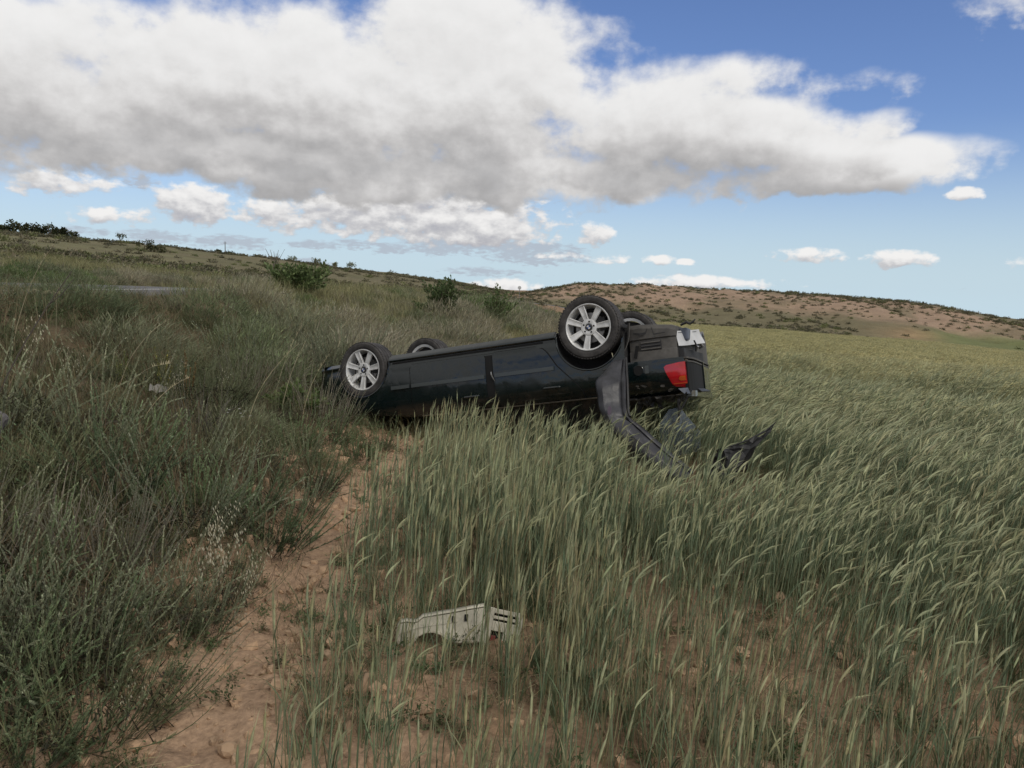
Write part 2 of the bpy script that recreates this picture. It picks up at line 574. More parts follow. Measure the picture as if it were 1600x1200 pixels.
def build_ground():
    az = np.concatenate([np.radians(np.linspace(-40, 40, 381)), np.radians(np.linspace(42, 318, 80))])
    rad = np.concatenate([[0.3, 0.7, 1.1], np.geomspace(1.4, 9.8, 250), np.geomspace(10, 900, 190)])
    A, Rr = np.meshgrid(az, rad)
    X, Y = Rr * np.sin(A), Rr * np.cos(A)
    Z = ground_height(X, Y)
    na, nr = len(az), len(rad)
    V = np.stack([X, Y, Z], -1).reshape(-1, 3)
    V = np.concatenate([V, [[0, 0, H(0, 0)]]])
    idx = np.arange(nr * na).reshape(nr, na)
    a = idx[:-1, :]; b = idx[1:, :]
    q = np.stack([a, np.roll(a, -1, 1), np.roll(b, -1, 1), b], -1).reshape(-1, 4)
    F = [tuple(t[::-1]) for t in q.tolist()]
    c = nr * na
    F += [(int(idx[0, i]), int(idx[0, (i + 1) % na]), c)[::-1] for i in range(na)]
    me = bpy.data.meshes.new('ground')
    me.from_pydata(V.tolist(), [], F)
    x, y = V[:, 0], V[:, 1]
    r = np.hypot(x, y)
    tn = np.where(y > 0.1, x / np.maximum(y, 0.1), np.sign(x) * 2)
    s = bank_s(x, y)
    C = np.zeros((len(V), 3))
    C[:] = SOIL
    n1 = fbm(x * 0.9, y * 0.9, 3)
    C = C * (1 + 0.25 * n1[:, None])

    def lay(w, colr):
        nonlocal C
        w = np.clip(w, 0, 1)[:, None]
        C = C * (1 - w) + np.array(colr) * w
    # darker tilth with trash between the rows of wheat
    lay(sstep(x + 0.25 * n1, -0.55, 0.1) * sstep(y, 0.5, 1.5) * 0.85, TILTH)
    # leaf litter under the scrub, its colour darkened for the shade between shrubs
    lay(sstep(s + 0.5 * n1, 0.15, 0.55) * 0.9, SHADED_LITTER)
    # left hillside of dry grass with greener and greyer bands
    hill = sstep(r, 14, 24) * sstep(-tn, -0.02, 0.06)
    lay(hill, HILL)
    lay(hill * sstep(fbm(x * 0.05, y * 0.02, 3), 0.0, 0.35) * 0.8, HILL2)
    lay(hill * sstep(r, 60, 90) * sstep(fbm(x * 0.02 + 4, y * 0.05, 3), 0.05, 0.3) * 0.7, FIELD_FAR2)
    # wheat far off, where single plants can no longer be told apart
    wf = sstep(r, 16, 45) * sstep(tn, 0.06, 0.1) * (1 - sstep(r + 6 * n1, 112, 120))
    lay(wf, FIELD_FAR)
    # scrubby foot and bare face of the mesa
    ms = sstep(r + 5 * n1, 113, 120) * sstep(tn, 0.0, 0.05)
    lay(ms, MESA_FOOT)
    face = sstep(r + 14 * fbm(x * 0.06, y * 0.06, 3), 143, 156) * sstep(tn, 0.01, 0.06) * (1 - sstep(r, 186, 200))
    lay(face * 0.92, MESA)
    lay(face * sstep(fbm(x * 0.12, y * 0.12, 3), 0.05, 0.3) * 0.6, MESA_FOOT)
    # bare earth behind the car and beyond the wheat on the right
    lay(np.exp(-(((x - 1.0) / 2.8) ** 2 + ((y - 21.5) / 2.2) ** 2) * 1.5) * 1.5, SOIL2)
    lay(np.exp(-(((tn - 0.535) / 0.055) ** 2 + ((r - 137) / 9) ** 2)) * 0.75, SOIL2)
    lay(sstep(tn, 0.50, 0.58) * sstep(r, 125, 132) * (1 - sstep(r, 148, 160)), (0.17, 0.185, 0.08))
    at = me.color_attributes.new('tint', 'FLOAT_COLOR', 'POINT')
    a4 = np.ones((len(V), 4), np.float32); a4[:, :3] = C
    at.data.foreach_set('color', a4.ravel())
    me.polygons.foreach_set('use_smooth', [True] * len(me.polygons))
    m = bpy.data.materials.new('earth')
    m.use_nodes = True
    k = N(m.node_tree)
    out = k.n('ShaderNodeOutputMaterial')
    bs = k.n('ShaderNodeBsdfPrincipled')
    bs.inputs['Roughness'].default_value = 0.95
    bs.inputs['Specular IOR Level'].default_value = 0.1
    pos = k.n('ShaderNodeNewGeometry').outputs['Position']
    cc = k.n('ShaderNodeAttribute', attribute_name='tint').outputs[0]
    for sc, lo, hi in ((0.35, 0.85, 1.15), (4.0, 0.78, 1.22), (38.0, 0.72, 1.25)):
        cc = k.mix(1.0, cc, k.ramp(k.noise(pos, sc, 5.0, 0.62), [(0.3, lo), (0.7, hi)]), 'MULTIPLY')
    # damp reddish streaks
    cc = k.mix(k.smooth(k.noise(pos, 1.7, 4.0, 0.6), 0.55, 0.72, 0.0, 0.5), cc, k.mix(1.0, cc, (0.95, 0.74, 0.6), 'MULTIPLY'))
    k.put(bs.inputs['Base Color'], cc)
    bp = k.n('ShaderNodeBump')
    bp.inputs['Strength'].default_value = 0.7
    bp.inputs['Distance'].default_value = 0.02
    k.put(bp.inputs['Height'], k.m('ADD', k.noise(pos, 30, 6, 0.65), k.m('MULTIPLY', k.noise(pos, 9, 4, 0.6), 1.5)))
    k.t.links.new(bp.outputs[0], bs.inputs['Normal'])
    k.t.links.new(bs.outputs[0], out.inputs[0])
    me.materials.append(m)
    o = bpy.data.objects.new('ground', me)
    col.objects.link(o)
    tag(o, 'sandy reddish ground rising to a weedy bank, far hillside and bare mesa', kind='structure')


SOIL = (0.40, 0.272, 0.178)
TILTH = (0.245, 0.168, 0.105)
SOIL2 = (0.42, 0.28, 0.155)
SHADED_LITTER = (0.095, 0.078, 0.048)
HILL = (0.170, 0.150, 0.088)
HILL2 = (0.135, 0.13, 0.068)
FIELD_FAR = (0.31, 0.285, 0.135)
FIELD_FAR2 = (0.185, 0.175, 0.095)
MESA_FOOT = (0.17, 0.15, 0.088)
MESA = (0.36, 0.255, 0.18)
build_ground()


def build_road():
    n = len(RC)
    asphalt = material('asphalt', (0.13, 0.128, 0.13), 0.9, noise=[(60, 3, 0.8, 1.2), (0.8, 3, 0.85, 1.12)], bump=(120, 0.3, 0.01))
    paint = material('road_paint', (0.72, 0.71, 0.68), 0.7, noise=[(8, 4, 0.6, 1.05)])

    def strip(mb, o0, o1, dz):
        vs = []
        for i in range(n):
            for o in (o0, o1):
                vs.append((RC[i, 0] + RN[i, 0] * o, RC[i, 1] + RN[i, 1] * o, ROADZ[i] + dz + 0.04 * (1 - (o / ROADW) ** 2)))
        mb.add(vs, [(2 * i, 2 * i + 1, 2 * i + 3, 2 * i + 2) for i in range(n - 1)])
    mb = MB()
    ks = np.linspace(-ROADW, ROADW, 7)
    for a, b in zip(ks[:-1], ks[1:]):
        strip(mb, a, b, 0.0)
    # shoulders drop into the verge
    for sgn in (-1, 1):
        vs = []
        for i in range(n):
            for o, z in ((ROADW, 0.0), (ROADW + 0.25, -0.16)):
                vs.append((RC[i, 0] + RN[i, 0] * o * sgn, RC[i, 1] + RN[i, 1] * o * sgn, ROADZ[i] + z))
        mb.add(vs, [(2 * i, 2 * i + 1, 2 * i + 3, 2 * i + 2) for i in range(n - 1)])
    o = mb.obj('road', asphalt)
    tag(o, 'grey asphalt road along the top of the bank', kind='structure')
    for off in (-ROADW + 0.45, ROADW - 0.45):
        mk = MB()
        strip(mk, off - 0.07, off + 0.07, 0.006)
        mk.obj('edge_line', paint, o)


build_road()

# ---------------------------------------------------------------- vegetation
def scatter(name, variants, P, rot, scl, idx, label, cat='ground cover', mats=None):
    """ONE object of uncountable small growth: geometry nodes set the variants on the given points"""
    src = bpy.data.collections.new(name + '_kinds')
    for i, me in enumerate(variants):
        so = bpy.data.objects.new('%s_%03d' % (name, i), me)
        src.objects.link(so)
    me = bpy.data.meshes.new(name)
    P = np.asarray(P, np.float32)
    me.from_pydata(P.tolist(), [], [])
    a = me.attributes.new('turn', 'FLOAT_VECTOR', 'POINT'); a.data.foreach_set('vector', np.asarray(rot, np.float32).ravel())
    a = me.attributes.new('size', 'FLOAT_VECTOR', 'POINT'); a.data.foreach_set('vector', np.asarray(scl, np.float32).ravel())
    a = me.attributes.new('pick', 'INT', 'POINT'); a.data.foreach_set('value', np.asarray(idx, np.int32))
    o = bpy.data.objects.new(name, me)
    col.objects.link(o)
    g = bpy.data.node_groups.new(name + '_nodes', 'GeometryNodeTree')
    g.interface.new_socket('Geometry', in_out='INPUT', socket_type='NodeSocketGeometry')
    g.interface.new_socket('Geometry', in_out='OUTPUT', socket_type='NodeSocketGeometry')
    gi, go = g.nodes.new('NodeGroupInput'), g.nodes.new('NodeGroupOutput')
    ci = g.nodes.new('GeometryNodeCollectionInfo')
    ci.inputs['Collection'].default_value = src
    ci.inputs['Separate Children'].default_value = True
    ci.inputs['Reset Children'].default_value = True
    ip = g.nodes.new('GeometryNodeInstanceOnPoints')
    ip.inputs['Pick Instance'].default_value = True

    def named(n, t):
        x = g.nodes.new('GeometryNodeInputNamedAttribute'); x.data_type = t
        x.inputs['Name'].default_value = n
        return [q for q in x.outputs if q.enabled and q.name == 'Attribute'][0]
    er = g.nodes.new('FunctionNodeEulerToRotation')
    L = g.links.new
    L(gi.outputs[0], ip.inputs['Points'])
    L(ci.outputs[0], ip.inputs['Instance'])
    L(named('pick', 'INT'), ip.inputs['Instance Index'])
    L(named('turn', 'FLOAT_VECTOR'), er.inputs[0])
    L(er.outputs[0], ip.inputs['Rotation'])
    L(named('size', 'FLOAT_VECTOR'), ip.inputs['Scale'])
    L(ip.outputs[0], go.inputs[0])
    md = o.modifiers.new('scatter', 'NODES')
    md.node_group = g
    tag(o, label, cat, kind='stuff')
    return o


M = {}
M['stem'] = material('green_stem', (1, 1, 1), 0.65, attr=True, spec=0.3, rand=0.22, trans=0.15)
M['dry'] = material('dry_stalk', (1, 1, 1), 0.8, attr=True, spec=0.2, rand=0.25)
M['leaf'] = material('shrub_leaf', (1, 1, 1), 0.7, attr=True, spec=0.25, rand=0.18, trans=0.2)
rnd = random.Random(11)


def U(a, b):
    return rnd.uniform(a, b)


def mixc(a, b, t):
    return tuple(a[i] * (1 - t) + b[i] * t for i in range(3))


def jit(c, s):
    k = 1 + U(-s, s)
    return tuple(max(0.0, q * k * (1 + U(-s, s) * 0.3)) for q in c)


# --- wheat -------------------------------------------------------------
WSTEM = (0.215, 0.265, 0.170)
WBASE = (0.230, 0.225, 0.130)
WLEAF = (0.125, 0.175, 0.100)
WEAR = (0.335, 0.360, 0.215)
WDRY = (0.33, 0.29, 0.165)
YELLOW = 0.0


def stalk(mb, x0, y0, hgt, lean, ear_bend, az, lod=0, dry=0.0, leaves=3, yel=0.0):
    """one cereal stalk: jointed stem, blades, nodding bearded ear"""
    dx, dy = math.cos(az), math.sin(az)
    n = 6 if lod == 0 else 3
    pts, ang, p = [], lean * 0.15, Vector((x0, y0, -0.02))
    pts.append(p.copy())
    seg = (hgt + 0.02) / n
    for i in range(n):
        t = (i + 1) / n
        ang += lean * 0.9 / n * (0.3 + 1.4 * t)
        p = p + Vector((dx * math.sin(ang), dy * math.sin(ang), math.cos(ang))) * seg
        pts.append(p.copy())
    sc = mixc(WSTEM, WDRY, dry)
    ye = (0.40, 0.36, 0.175)
    if yel: sc = mixc(sc, ye, yel)
    bc = mixc(WBASE, WDRY, dry)
    if lod == 0:
        r0 = 0.0026
        cs = []
        for i in range(n + 1):
            cs += [jit(mixc(bc, sc, min(1, i / n * 1.6)), 0.06)] * 3
        mb.tube(pts, [r0 * (1 - 0.35 * i / n) for i in range(n + 1)], 3, cs)
    else:
        sd = (0.7, 0.7, 0)
        w = 0.0022 if lod == 1 else 0.006
        mb.ribbon(pts, [w] * len(pts), (sd[0], -sd[1], 0), [q for i in range(len(pts)) for q in [mixc(bc, sc, min(1, i / n * 1.6))] * 2])
    # blades
    for k in range(leaves):
        t = U(0.12, 0.78) if k else U(0.7, 0.85)
        q = pts[min(n - 1, int(t * n))].lerp(pts[min(n, int(t * n) + 1)], t * n - int(t * n))
        la = az + U(-1.3, 1.3) if rnd.random() < 0.75 else U(0, 6.28)
        ld = Vector((math.cos(la), math.sin(la), 0))
        L = U(0.08, 0.16) * (0.75 if lod == 2 else 1)
        el = U(1.1, 1.5)
        droop = U(0.15, 1.0)
        m = 4 if lod == 0 else 2
        lp = [q.copy()]
        for i in range(m):
            q = q + (ld * math.cos(el) + Vector((0, 0, 1)) * math.sin(el)) * (L / m)
            el -= droop / m
            lp.append(q.copy())
        W = U(0.0017, 0.0030) * (1.0 if lod == 0 else 1.3 if lod == 1 else 2.2)
        ws = [W * 0.6, W, W * 0.9, W * 0.55, 0.0004][:m + 1] if m == 4 else [W * 0.8, W, 0.0005]
        cl = jit(mixc(WLEAF, WDRY, dry if rnd.random() < 0.6 else min(1, dry + (0.7 if t < 0.35 else 0))), 0.15)
        if yel: cl = mixc(cl, ye, yel * 0.7)
        tw = U(-0.6, 0.6)
        side = (-ld.y * math.cos(tw), ld.x * math.cos(tw), math.sin(tw))
        mb.ribbon(lp, ws, side, cl)
    # ear
    ang += ear_bend * 0.25
    L = U(0.06, 0.095)
    m = 5 if lod == 0 else 3
    ep = [p.copy()]
    for i in range(m):
        ang += ear_bend * 0.75 / m
        p = p + Vector((dx * math.sin(ang), dy * math.sin(ang), math.cos(ang))) * (L / m)
        ep.append(p.copy())
    ec = jit(mixc(mixc(WEAR, WDRY, dry), ye, yel), 0.1)
    ec2 = tuple(q * 1.15 for q in ec)
    if lod == 0:
        rr = [0.0018, 0.0038, 0.0044, 0.0041, 0.0034, 0.0011]
        cs = []
        for i in range(m + 1):
            cs += [jit(ec if i % 2 else ec2, 0.08)] * 5
        mb.tube(ep, rr, 5, cs)
    else:
        w = 0.0055 if lod == 1 else 0.010
        mb.tube(ep, [w * 0.4, w, w * 0.9, w * 0.15], 3, ec)
    td = Vector((dx * math.sin(ang), dy * math.sin(ang), math.cos(ang)))
    sd = td.cross(Vector((0, 0, 1)))
    sd = sd.normalized() if sd.length > 1e-4 else Vector((1, 0, 0))
    up = sd.cross(td)
    na = 12 if lod == 0 else (5 if lod == 1 else 2)
    for k in range(na):
        t = 0.15 + 0.85 * k / na
        b = ep[min(m - 1, int(t * m))].lerp(ep[min(m, int(t * m) + 1)], t * m - int(t * m))
        a = U(0, 6.28)
        spread = U(0.08, 0.28)
        dr = (td + (sd * math.cos(a) + up * math.sin(a)) * spread).normalized()
        e = b + dr * U(0.045, 0.08)
        e.z -= 0.004
        w = 0.0009 if lod == 0 else (0.0016 if lod == 1 else 0.004)
        o = (sd * math.sin(a) - up * math.cos(a)) * w
        mb.add([b - o, b + o, e], [(0, 1, 2)], jit(mixc(ec2, (0.42, 0.42, 0.27), 0.5), 0.1))


def tiller(i):
    mb = MB()
    for k in range(9):
        a = U(0, 6.283); p = Vector((U(-.03, .03), U(-.03, .03), -0.01)); L = U(0.12, 0.28); el = U(1.2, 1.55); dr = U(0.1, 0.9)
        pts = [p.copy()]
        for s in range(4):
            p = p + Vector((math.cos(a) * math.cos(el), math.sin(a) * math.cos(el), math.sin(el))) * L / 4
            el -= dr / 4
            pts.append(p.copy())
        w = U(0.0016, 0.003)
        mb.ribbon(pts, [w * .8, w, w * .9, w * .6, 0.0004], (-math.sin(a), math.cos(a), U(-.3, .3)), jit(mixc(WLEAF, WDRY, rnd.random() ** 2 if i % 3 == 0 else 0.1), 0.15))
    return mb.mesh('wheat_tiller', [M['stem']])


def wheat_variants():
    out, tillers = [], []
    for i in range(30):                                   # 0..19 green, 20..29 straw-coloured single stalks, near
        mb = MB()
        dry = (0.0 if rnd.random() < 0.8 else U(0.2, 0.5)) if i < 20 else U(0.5, 1.0)
        up = (i % 10) < 5
        stalk(mb, 0, 0, U(0.34, 0.47), U(0.0, 0.10) if up else U(0.08, 0.28), U(0.0, 0.22) if up else U(0.35, 1.0), U(-0.6, 0.6) if up else U(-0.4, 0.4), 0, dry, rnd.choice((2, 3, 3, 3)) if up else rnd.choice((2, 3, 3)))
        out.append(mb.mesh('wheat_stalk', [M['stem']]))
    for i in range(8):                                    # 64..71 come last by name: leafy tillers without ears
        tillers.append(tiller(i))
    for i in range(24):                                   # 30..41 green tufts, 42..53 yellowing tufts, middle distance
        mb = MB()
        for j in range(10):
            stalk(mb, U(-0.13, 0.13), U(-0.13, 0.13), U(0.34, 0.47), U(0.1, 0.5), U(0.3, 1.3), U(-0.45, 0.45), 1,
                  0.0 if rnd.random() < 0.8 else U(0.2, 0.8), 2, 0.28 if i < 12 else 0.65)
        out.append(mb.mesh('wheat_tuft', [M['stem']]))
    for i in range(10):                                   # 54..63 patches, far
        mb = MB()
        for j in range(50):
            stalk(mb, U(-0.6, 0.6), U(-0.6, 0.6), U(0.36, 0.48), U(0.15, 0.6), U(0.4, 1.3), U(-0.5, 0.5), 2,
                  0.0 if rnd.random() < 0.75 else U(0.2, 0.8), 1, U(0.65, 0.95))
        out.append(mb.mesh('wheat_patch', [M['stem']]))
    return out + tillers


CAR_POS = Vector((0, 0, 0))   # set with the car below


def in_car(x, y):
    """rough footprint of the wreck, where nothing grows through"""
    cx, cy = x - CARX, y - CARY
    u = cx * math.cos(CARYAW) + cy * math.sin(CARYAW)
    w = -cx * math.sin(CARYAW) + cy * math.cos(CARYAW)
    return (u > -0.35) & (u < 3.6) & (np.abs(w) < 0.72)


CARX, CARY, CARYAW = 1.04, 8.44, R(156.0)


def view_ok(x, y, pad=1.0):
    return (np.abs(x) < 0.70 * y + pad)


def seg_dist(x, y, ax, ay, bx, by):
    dx, dy = bx - ax, by - ay
    t = np.clip(((x - ax) * dx + (y - ay) * dy) / (dx * dx + dy * dy), 0, 1)
    return np.hypot(x - ax - t * dx, y - ay - t * dy)


def flattened(x, y):
    """stalks knocked down along the torn bumper, round the tail and over the broken pieces"""
    d = np.minimum(seg_dist(x, y, 0.86, 6.85, 1.22, 6.55), seg_dist(x, y, 1.22, 6.55, 1.62, 6.42))
    front = (x > 0.75) & (x < 2.2) & (y > 4.95 + 0.35 * np.abs(x - 1.35)) & (y < 6.8)
    return (d < 0.24) | (front & (vnoise(x * 5, y * 5) > -0.30))


def build_wheat():
    P, rot, scl, idx = [], [], [], []
    # near: drilled rows, single stalks
    xs = np.arange(-1.3, 8.6, 0.15)
    X, Y = [], []
    for xr in xs:
        n = 1250
        y = rng.uniform(1.4, 13.0, n)
        x = xr + rng.normal(0, 0.030, n) + 0.03 * np.sin(y * 1.1 + xr)
        X.append(x); Y.append(y)
    x = np.concatenate(X); y = np.concatenate(Y)
    m = wheat_mask(x, y)
    # thin, patchy stand at the near corner of the field, closing up away from it
    gap = fbm(x * 1.15, y * 0.62, 3)
    gap2 = vnoise(x * 4.5 + 9, y * 2.0)
    dens = 0.74 + 1.1 * gap + 0.5 * gap2
    dens = dens * (0.80 + 0.20 * sstep(y + 0.05 * x, 2.8, 5.2))
    dens = np.where((y > 5.6), np.maximum(dens, 0.40 + 0.3 * gap), dens)
    keep = (rng.random(len(x)) < np.clip(dens, 0.27, 1.0) * np.where((x < 0.0) & (y < 4.2), 0.62, 1.0) * m) & view_ok(x, y, 1.8) & ~in_car(x, y)
    trim = (x > -0.66) & (x < 0.28) & (np.abs(y - 3.42 - 0.12 * (x + 0.5)) < 0.16)
    keep &= ~(trim & (rng.random(len(x)) < 0.85))
    keep &= ~((x > -0.62) & (x < 0.2) & (y < 3.3) & (y > 2.2) & (rng.random(len(x)) < 0.62))
    keep &= ~(flattened(x, y) & (rng.random(len(x)) < np.where(y > 5.8, 0.90, 0.66)))
    keep &= ~((seg_dist(x, y, 1.58, 5.85, 2.05, 5.90) < 0.36) & (rng.random(len(x)) < 0.74))
    keep &= ~((seg_dist(x, y, 0.2, 7.35, 1.5, 6.95) < 0.28) & (rng.random(len(x)) < 0.5))
    rr = np.hypot(x, y)
    keep &= (rr < 6.5) | (rng.random(len(x)) < np.where(rr < 9.5, 0.75, 0.5))
    x, y = x[keep], y[keep]
    n = len(x)
    P.append(np.stack([x, y, ground_height(x, y)], 1))
    # plants lean with the wind; drifts of stronger and weaker lean, most of it out in the open field
    wind = (0.0 + 0.26 * sstep(x + 0.25 * y, 1.0, 4.2)) * (1 + 1.2 * fbm(x * 0.5, y * 0.35, 2))
    rot.append(np.stack([rng.normal(0, 0.05, n), np.clip(wind + rng.normal(0, 0.08, n), -0.15, 0.55), rng.normal(0.12, 0.55, n)], 1))
    s = rng.normal(1.0, 0.12, n) * (0.94 + 0.1 * sstep(y, 3, 6))
    s = s * (1 + 0.22 * vnoise(x * 0.7, y * 0.5))
    s = np.where(flattened(x, y), s * 0.75, s)
    s = s * np.where((y > 6.0) & (x < 1.6), 0.90, 1.0)
    tram = np.minimum(seg_dist(x, y, 3.4, 18, 6.7, 9.2), seg_dist(x, y, 6.7, 9.2, 9.5, 3.5))
    s = s * (1 - 0.45 * np.exp(-(tram / 0.55) ** 2))
    scl.append(np.stack([s, s, s], 1))
    dryp = np.clip(0.06 + 0.75 * fbm(x * 0.8 + 7, y * 0.6, 2) + 0.18 * (1 - sstep(y, 2.5, 4.5)) * sstep(x, 0.2, 1.2), 0.03, 0.5)
    bent = rng.random(n) < np.clip(0.12 + 0.75 * sstep(x + 0.22 * y, 0.9, 3.4), 0, 0.88)
    k5 = rng.integers(0, 5, n) + 5 * bent
    kk = np.where(rng.random(n) < dryp, 20 + k5, k5 + 10 * rng.integers(0, 2, n))
    idx.append(np.where(rng.random(n) < np.where(y < 6.5, 0.24, 0.08), 64 + rng.integers(0, 8, n), kk))
    print('wheat near', n)
    # middle: tufts of ten
    N2 = 22000
    x = rng.uniform(-6, 24, N2); y = rng.uniform(6.0, 30, N2)
    r = np.hypot(x, y)
    k = (r > 9.0) & (r < 29) & view_ok(x, y, 1.5) & (x > -0.8 + 0.20 * np.maximum(y - 9, 0)) & ~in_car(x, y)
    k &= rng.random(N2) < np.clip(0.9 + 0.5 * fbm(x * 0.5, y * 0.4, 2), 0.3, 1)
    x, y = x[k], y[k]; n = len(x)
    P.append(np.stack([x, y, ground_height(x, y)], 1))
    wind = 0.18 + 0.3 * fbm(x * 0.35, y * 0.3, 2)
    rot.append(np.stack([rng.normal(0, 0.04, n), np.clip(wind, -0.05, 0.5), rng.normal(0.15, 0.3, n)], 1))
    s = rng.normal(1.0, 0.08, n) * (1 + 0.25 * vnoise(x * 0.4, y * 0.4))
    tram = np.minimum(seg_dist(x, y, 3.4, 18, 6.7, 9.2), seg_dist(x, y, 6.7, 9.2, 9.5, 3.5))
    s = s * (1 - 0.5 * np.exp(-(tram / 0.6) ** 2))
    past = sstep((x - 3.4) * 0.93 + (y - 18) * 0.35, -0.6, 2.5)      # the riper stand beyond the tramline
    scl.append(np.stack([s, s, s], 1)); idx.append(np.where(rng.random(n) < past * 0.9, 42, 30) + rng.integers(0, 12, n))
    print('wheat mid', n)
    # far patches to the end of the field
    N3 = 9000
    r = np.sqrt(rng.uniform(27 ** 2, 116 ** 2, N3)); t = rng.uniform(0.02, 0.80, N3)
    t = np.tan(t)
    y = r / np.sqrt(1 + t * t); x = t * y
    k = t > 0.075 + 0.0 * r
    k &= r < 112 + 3 * vnoise(x * 0.1, y * 0.1)
    x, y = x[k], y[k]; n = len(x)
    P.append(np.stack([x, y, ground_height(x, y)], 1))
    rot.append(np.stack([rng.normal(0, 0.03, n), rng.normal(0.15, 0.05, n), rng.normal(0.15, 0.3, n)], 1))
    s = rng.normal(1.0, 0.06, n) * (1 + 0.3 * vnoise(x * 0.15, y * 0.1))
    g = 1.0 + 0.5 * sstep(np.hypot(x, y), 35, 80)
    scl.append(np.stack([s * g, s * g, s], 1)); idx.append(54 + rng.integers(0, 10, n))
    print('wheat far', n)
    scatter('wheat', wheat_variants(), np.concatenate(P), np.concatenate(rot), np.concatenate(scl), np.concatenate(idx),
            'green ripening bearded wheat leaning in the wind over the whole field', 'wheat')


# --- scrub ---------------------------------------------------------------
KIND = {
    # name: plumes, base radius, height lo/hi, splay, leaflet length, leaflets per plume, stem colour, leaf colour, tip colour
    'wormwood': (44, 0.15, 0.28, 0.58, 1.0, 0.0150, 150, (0.15, 0.14, 0.09), (0.170, 0.195, 0.120), (0.40, 0.43, 0.295)),  # tips brightened in colour, as if light catches the plumes
    'green_wormwood': (52, 0.14, 0.24, 0.52, 0.95, 0.0160, 125, (0.11, 0.115, 0.065), (0.120, 0.165, 0.088), (0.27, 0.34, 0.19)),
    'fresh_shrub': (64, 0.15, 0.22, 0.46, 1.0, 0.0165, 110, (0.12, 0.13, 0.07), (0.150, 0.215, 0.105), (0.34, 0.43, 0.235)),
    'lavender_twigs': (80, 0.17, 0.28, 0.52, 0.50, 0.0075, 58, (0.23, 0.21, 0.165), (0.21, 0.20, 0.155), (0.40, 0.38, 0.315)),
    'broom': (110, 0.16, 0.22, 0.46, 1.0, 0.017, 20, (0.17, 0.18, 0.10), (0.14, 0.17, 0.085), (0.25, 0.27, 0.155)),
    'dry_tangle': (120, 0.20, 0.16, 0.38, 1.35, 0.012, 8, (0.30, 0.215, 0.14), (0.26, 0.185, 0.12), (0.36, 0.275, 0.185)),
}


def bush_mesh(kind, lod=0, seed=0):
    n, rb, h0, h1, splay, ll, nl, cs, cl, ct = KIND[kind]
    rnd.seed(seed * 77 + len(kind))
    mb = MB()
    if lod:
        n = int(n * 0.8); nl = int(nl * 0.2)
    plume = kind in ('wormwood', 'green_wormwood', 'fresh_shrub', 'lavender_twigs')
    for i in range(n):
        a = U(0, 6.283)
        q = math.sqrt(rnd.random())
        p = Vector((math.cos(a) * rb * q, math.sin(a) * rb * q, -0.03))
        a2 = a + U(-0.6, 0.6)
        el0 = math.pi / 2 - splay * (0.2 + 0.8 * q) * U(0.5, 1.3)
        L = U(h0, h1) * (1.15 - 0.3 * q) * (1 + 0.2 * splay * q)
        m = 6 if lod == 0 else 3
        pts = [p.copy()]
        el = el0 - 0.15
        up = U(0.0, 0.85) * (1.3 - el0 / 1.6)
        wob = U(-0.5, 0.5)
        nod = U(0.2, 1.1) if (plume and rnd.random() < 0.35) else 0.0
        for s in range(m):
            el = el + up / m - (nod / m * 2.2 if s >= m - 2 else 0)
            a2 += wob / m
            p = p + Vector((math.cos(a2) * math.cos(el), math.sin(a2) * math.cos(el), math.sin(el))) * (L / m)
            pts.append(p.copy())
        if kind == 'dry_tangle':
            pts[-1].z -= U(0, 0.08)
        sc = jit(cs, 0.25)
        w = 0.0013 if lod == 0 else 0.003
        if lod == 0:
            mb.tube(pts, [w * 1.5, w * 1.3, w * 1.2, w * 1.1, w, w * 0.9, w * 0.6][:m + 1], 3, sc)
        else:
            sd = Vector((-math.sin(a2), math.cos(a2), 0))
            mb.ribbon(pts, [w, w, w, w * 0.5][:m + 1], sd, sc)
        lc0, lc1 = jit(cl, 0.15), jit(ct, 0.12)
        for k in range(nl):
            t = (U(0.22, 1.0) if plume else U(0.18, 1.0))
            f = t * m
            j = min(m - 1, int(f))
            b = pts[j].lerp(pts[j + 1], f - j)
            ax = (pts[j + 1] - pts[j]).normalized()
            an = U(0, 6.283)
            s1 = ax.cross(Vector((0.3, 0.2, 0.9))).normalized()
            s2 = ax.cross(s1)
            out = s1 * math.cos(an) + s2 * math.sin(an)
            l = ll * U(0.6, 1.3) * (2.2 if lod else 1) * (1.15 - 0.5 * t)
            tip = b + (ax * (0.95 if plume else 0.8) + out * (0.55 if plume else 0.75)) * l
            wd = (s1 * math.sin(an) - s2 * math.cos(an)) * (l * (0.21 if plume else 0.13) + 0.0006)
            mb.add([b - wd, b + wd, tip], [(0, 1, 2)], mixc(lc0, lc1, t * t))
    # dead twigs in the heart of the shrub, coloured dark as its deep shade
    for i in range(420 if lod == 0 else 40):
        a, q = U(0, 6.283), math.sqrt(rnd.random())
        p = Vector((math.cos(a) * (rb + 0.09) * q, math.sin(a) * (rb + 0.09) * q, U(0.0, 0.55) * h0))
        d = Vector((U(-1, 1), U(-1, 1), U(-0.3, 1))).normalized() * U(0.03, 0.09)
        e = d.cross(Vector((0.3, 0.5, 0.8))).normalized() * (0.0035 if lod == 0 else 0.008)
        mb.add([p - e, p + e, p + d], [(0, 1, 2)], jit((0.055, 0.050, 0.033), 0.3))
    return mb.mesh(kind, [M['leaf']])


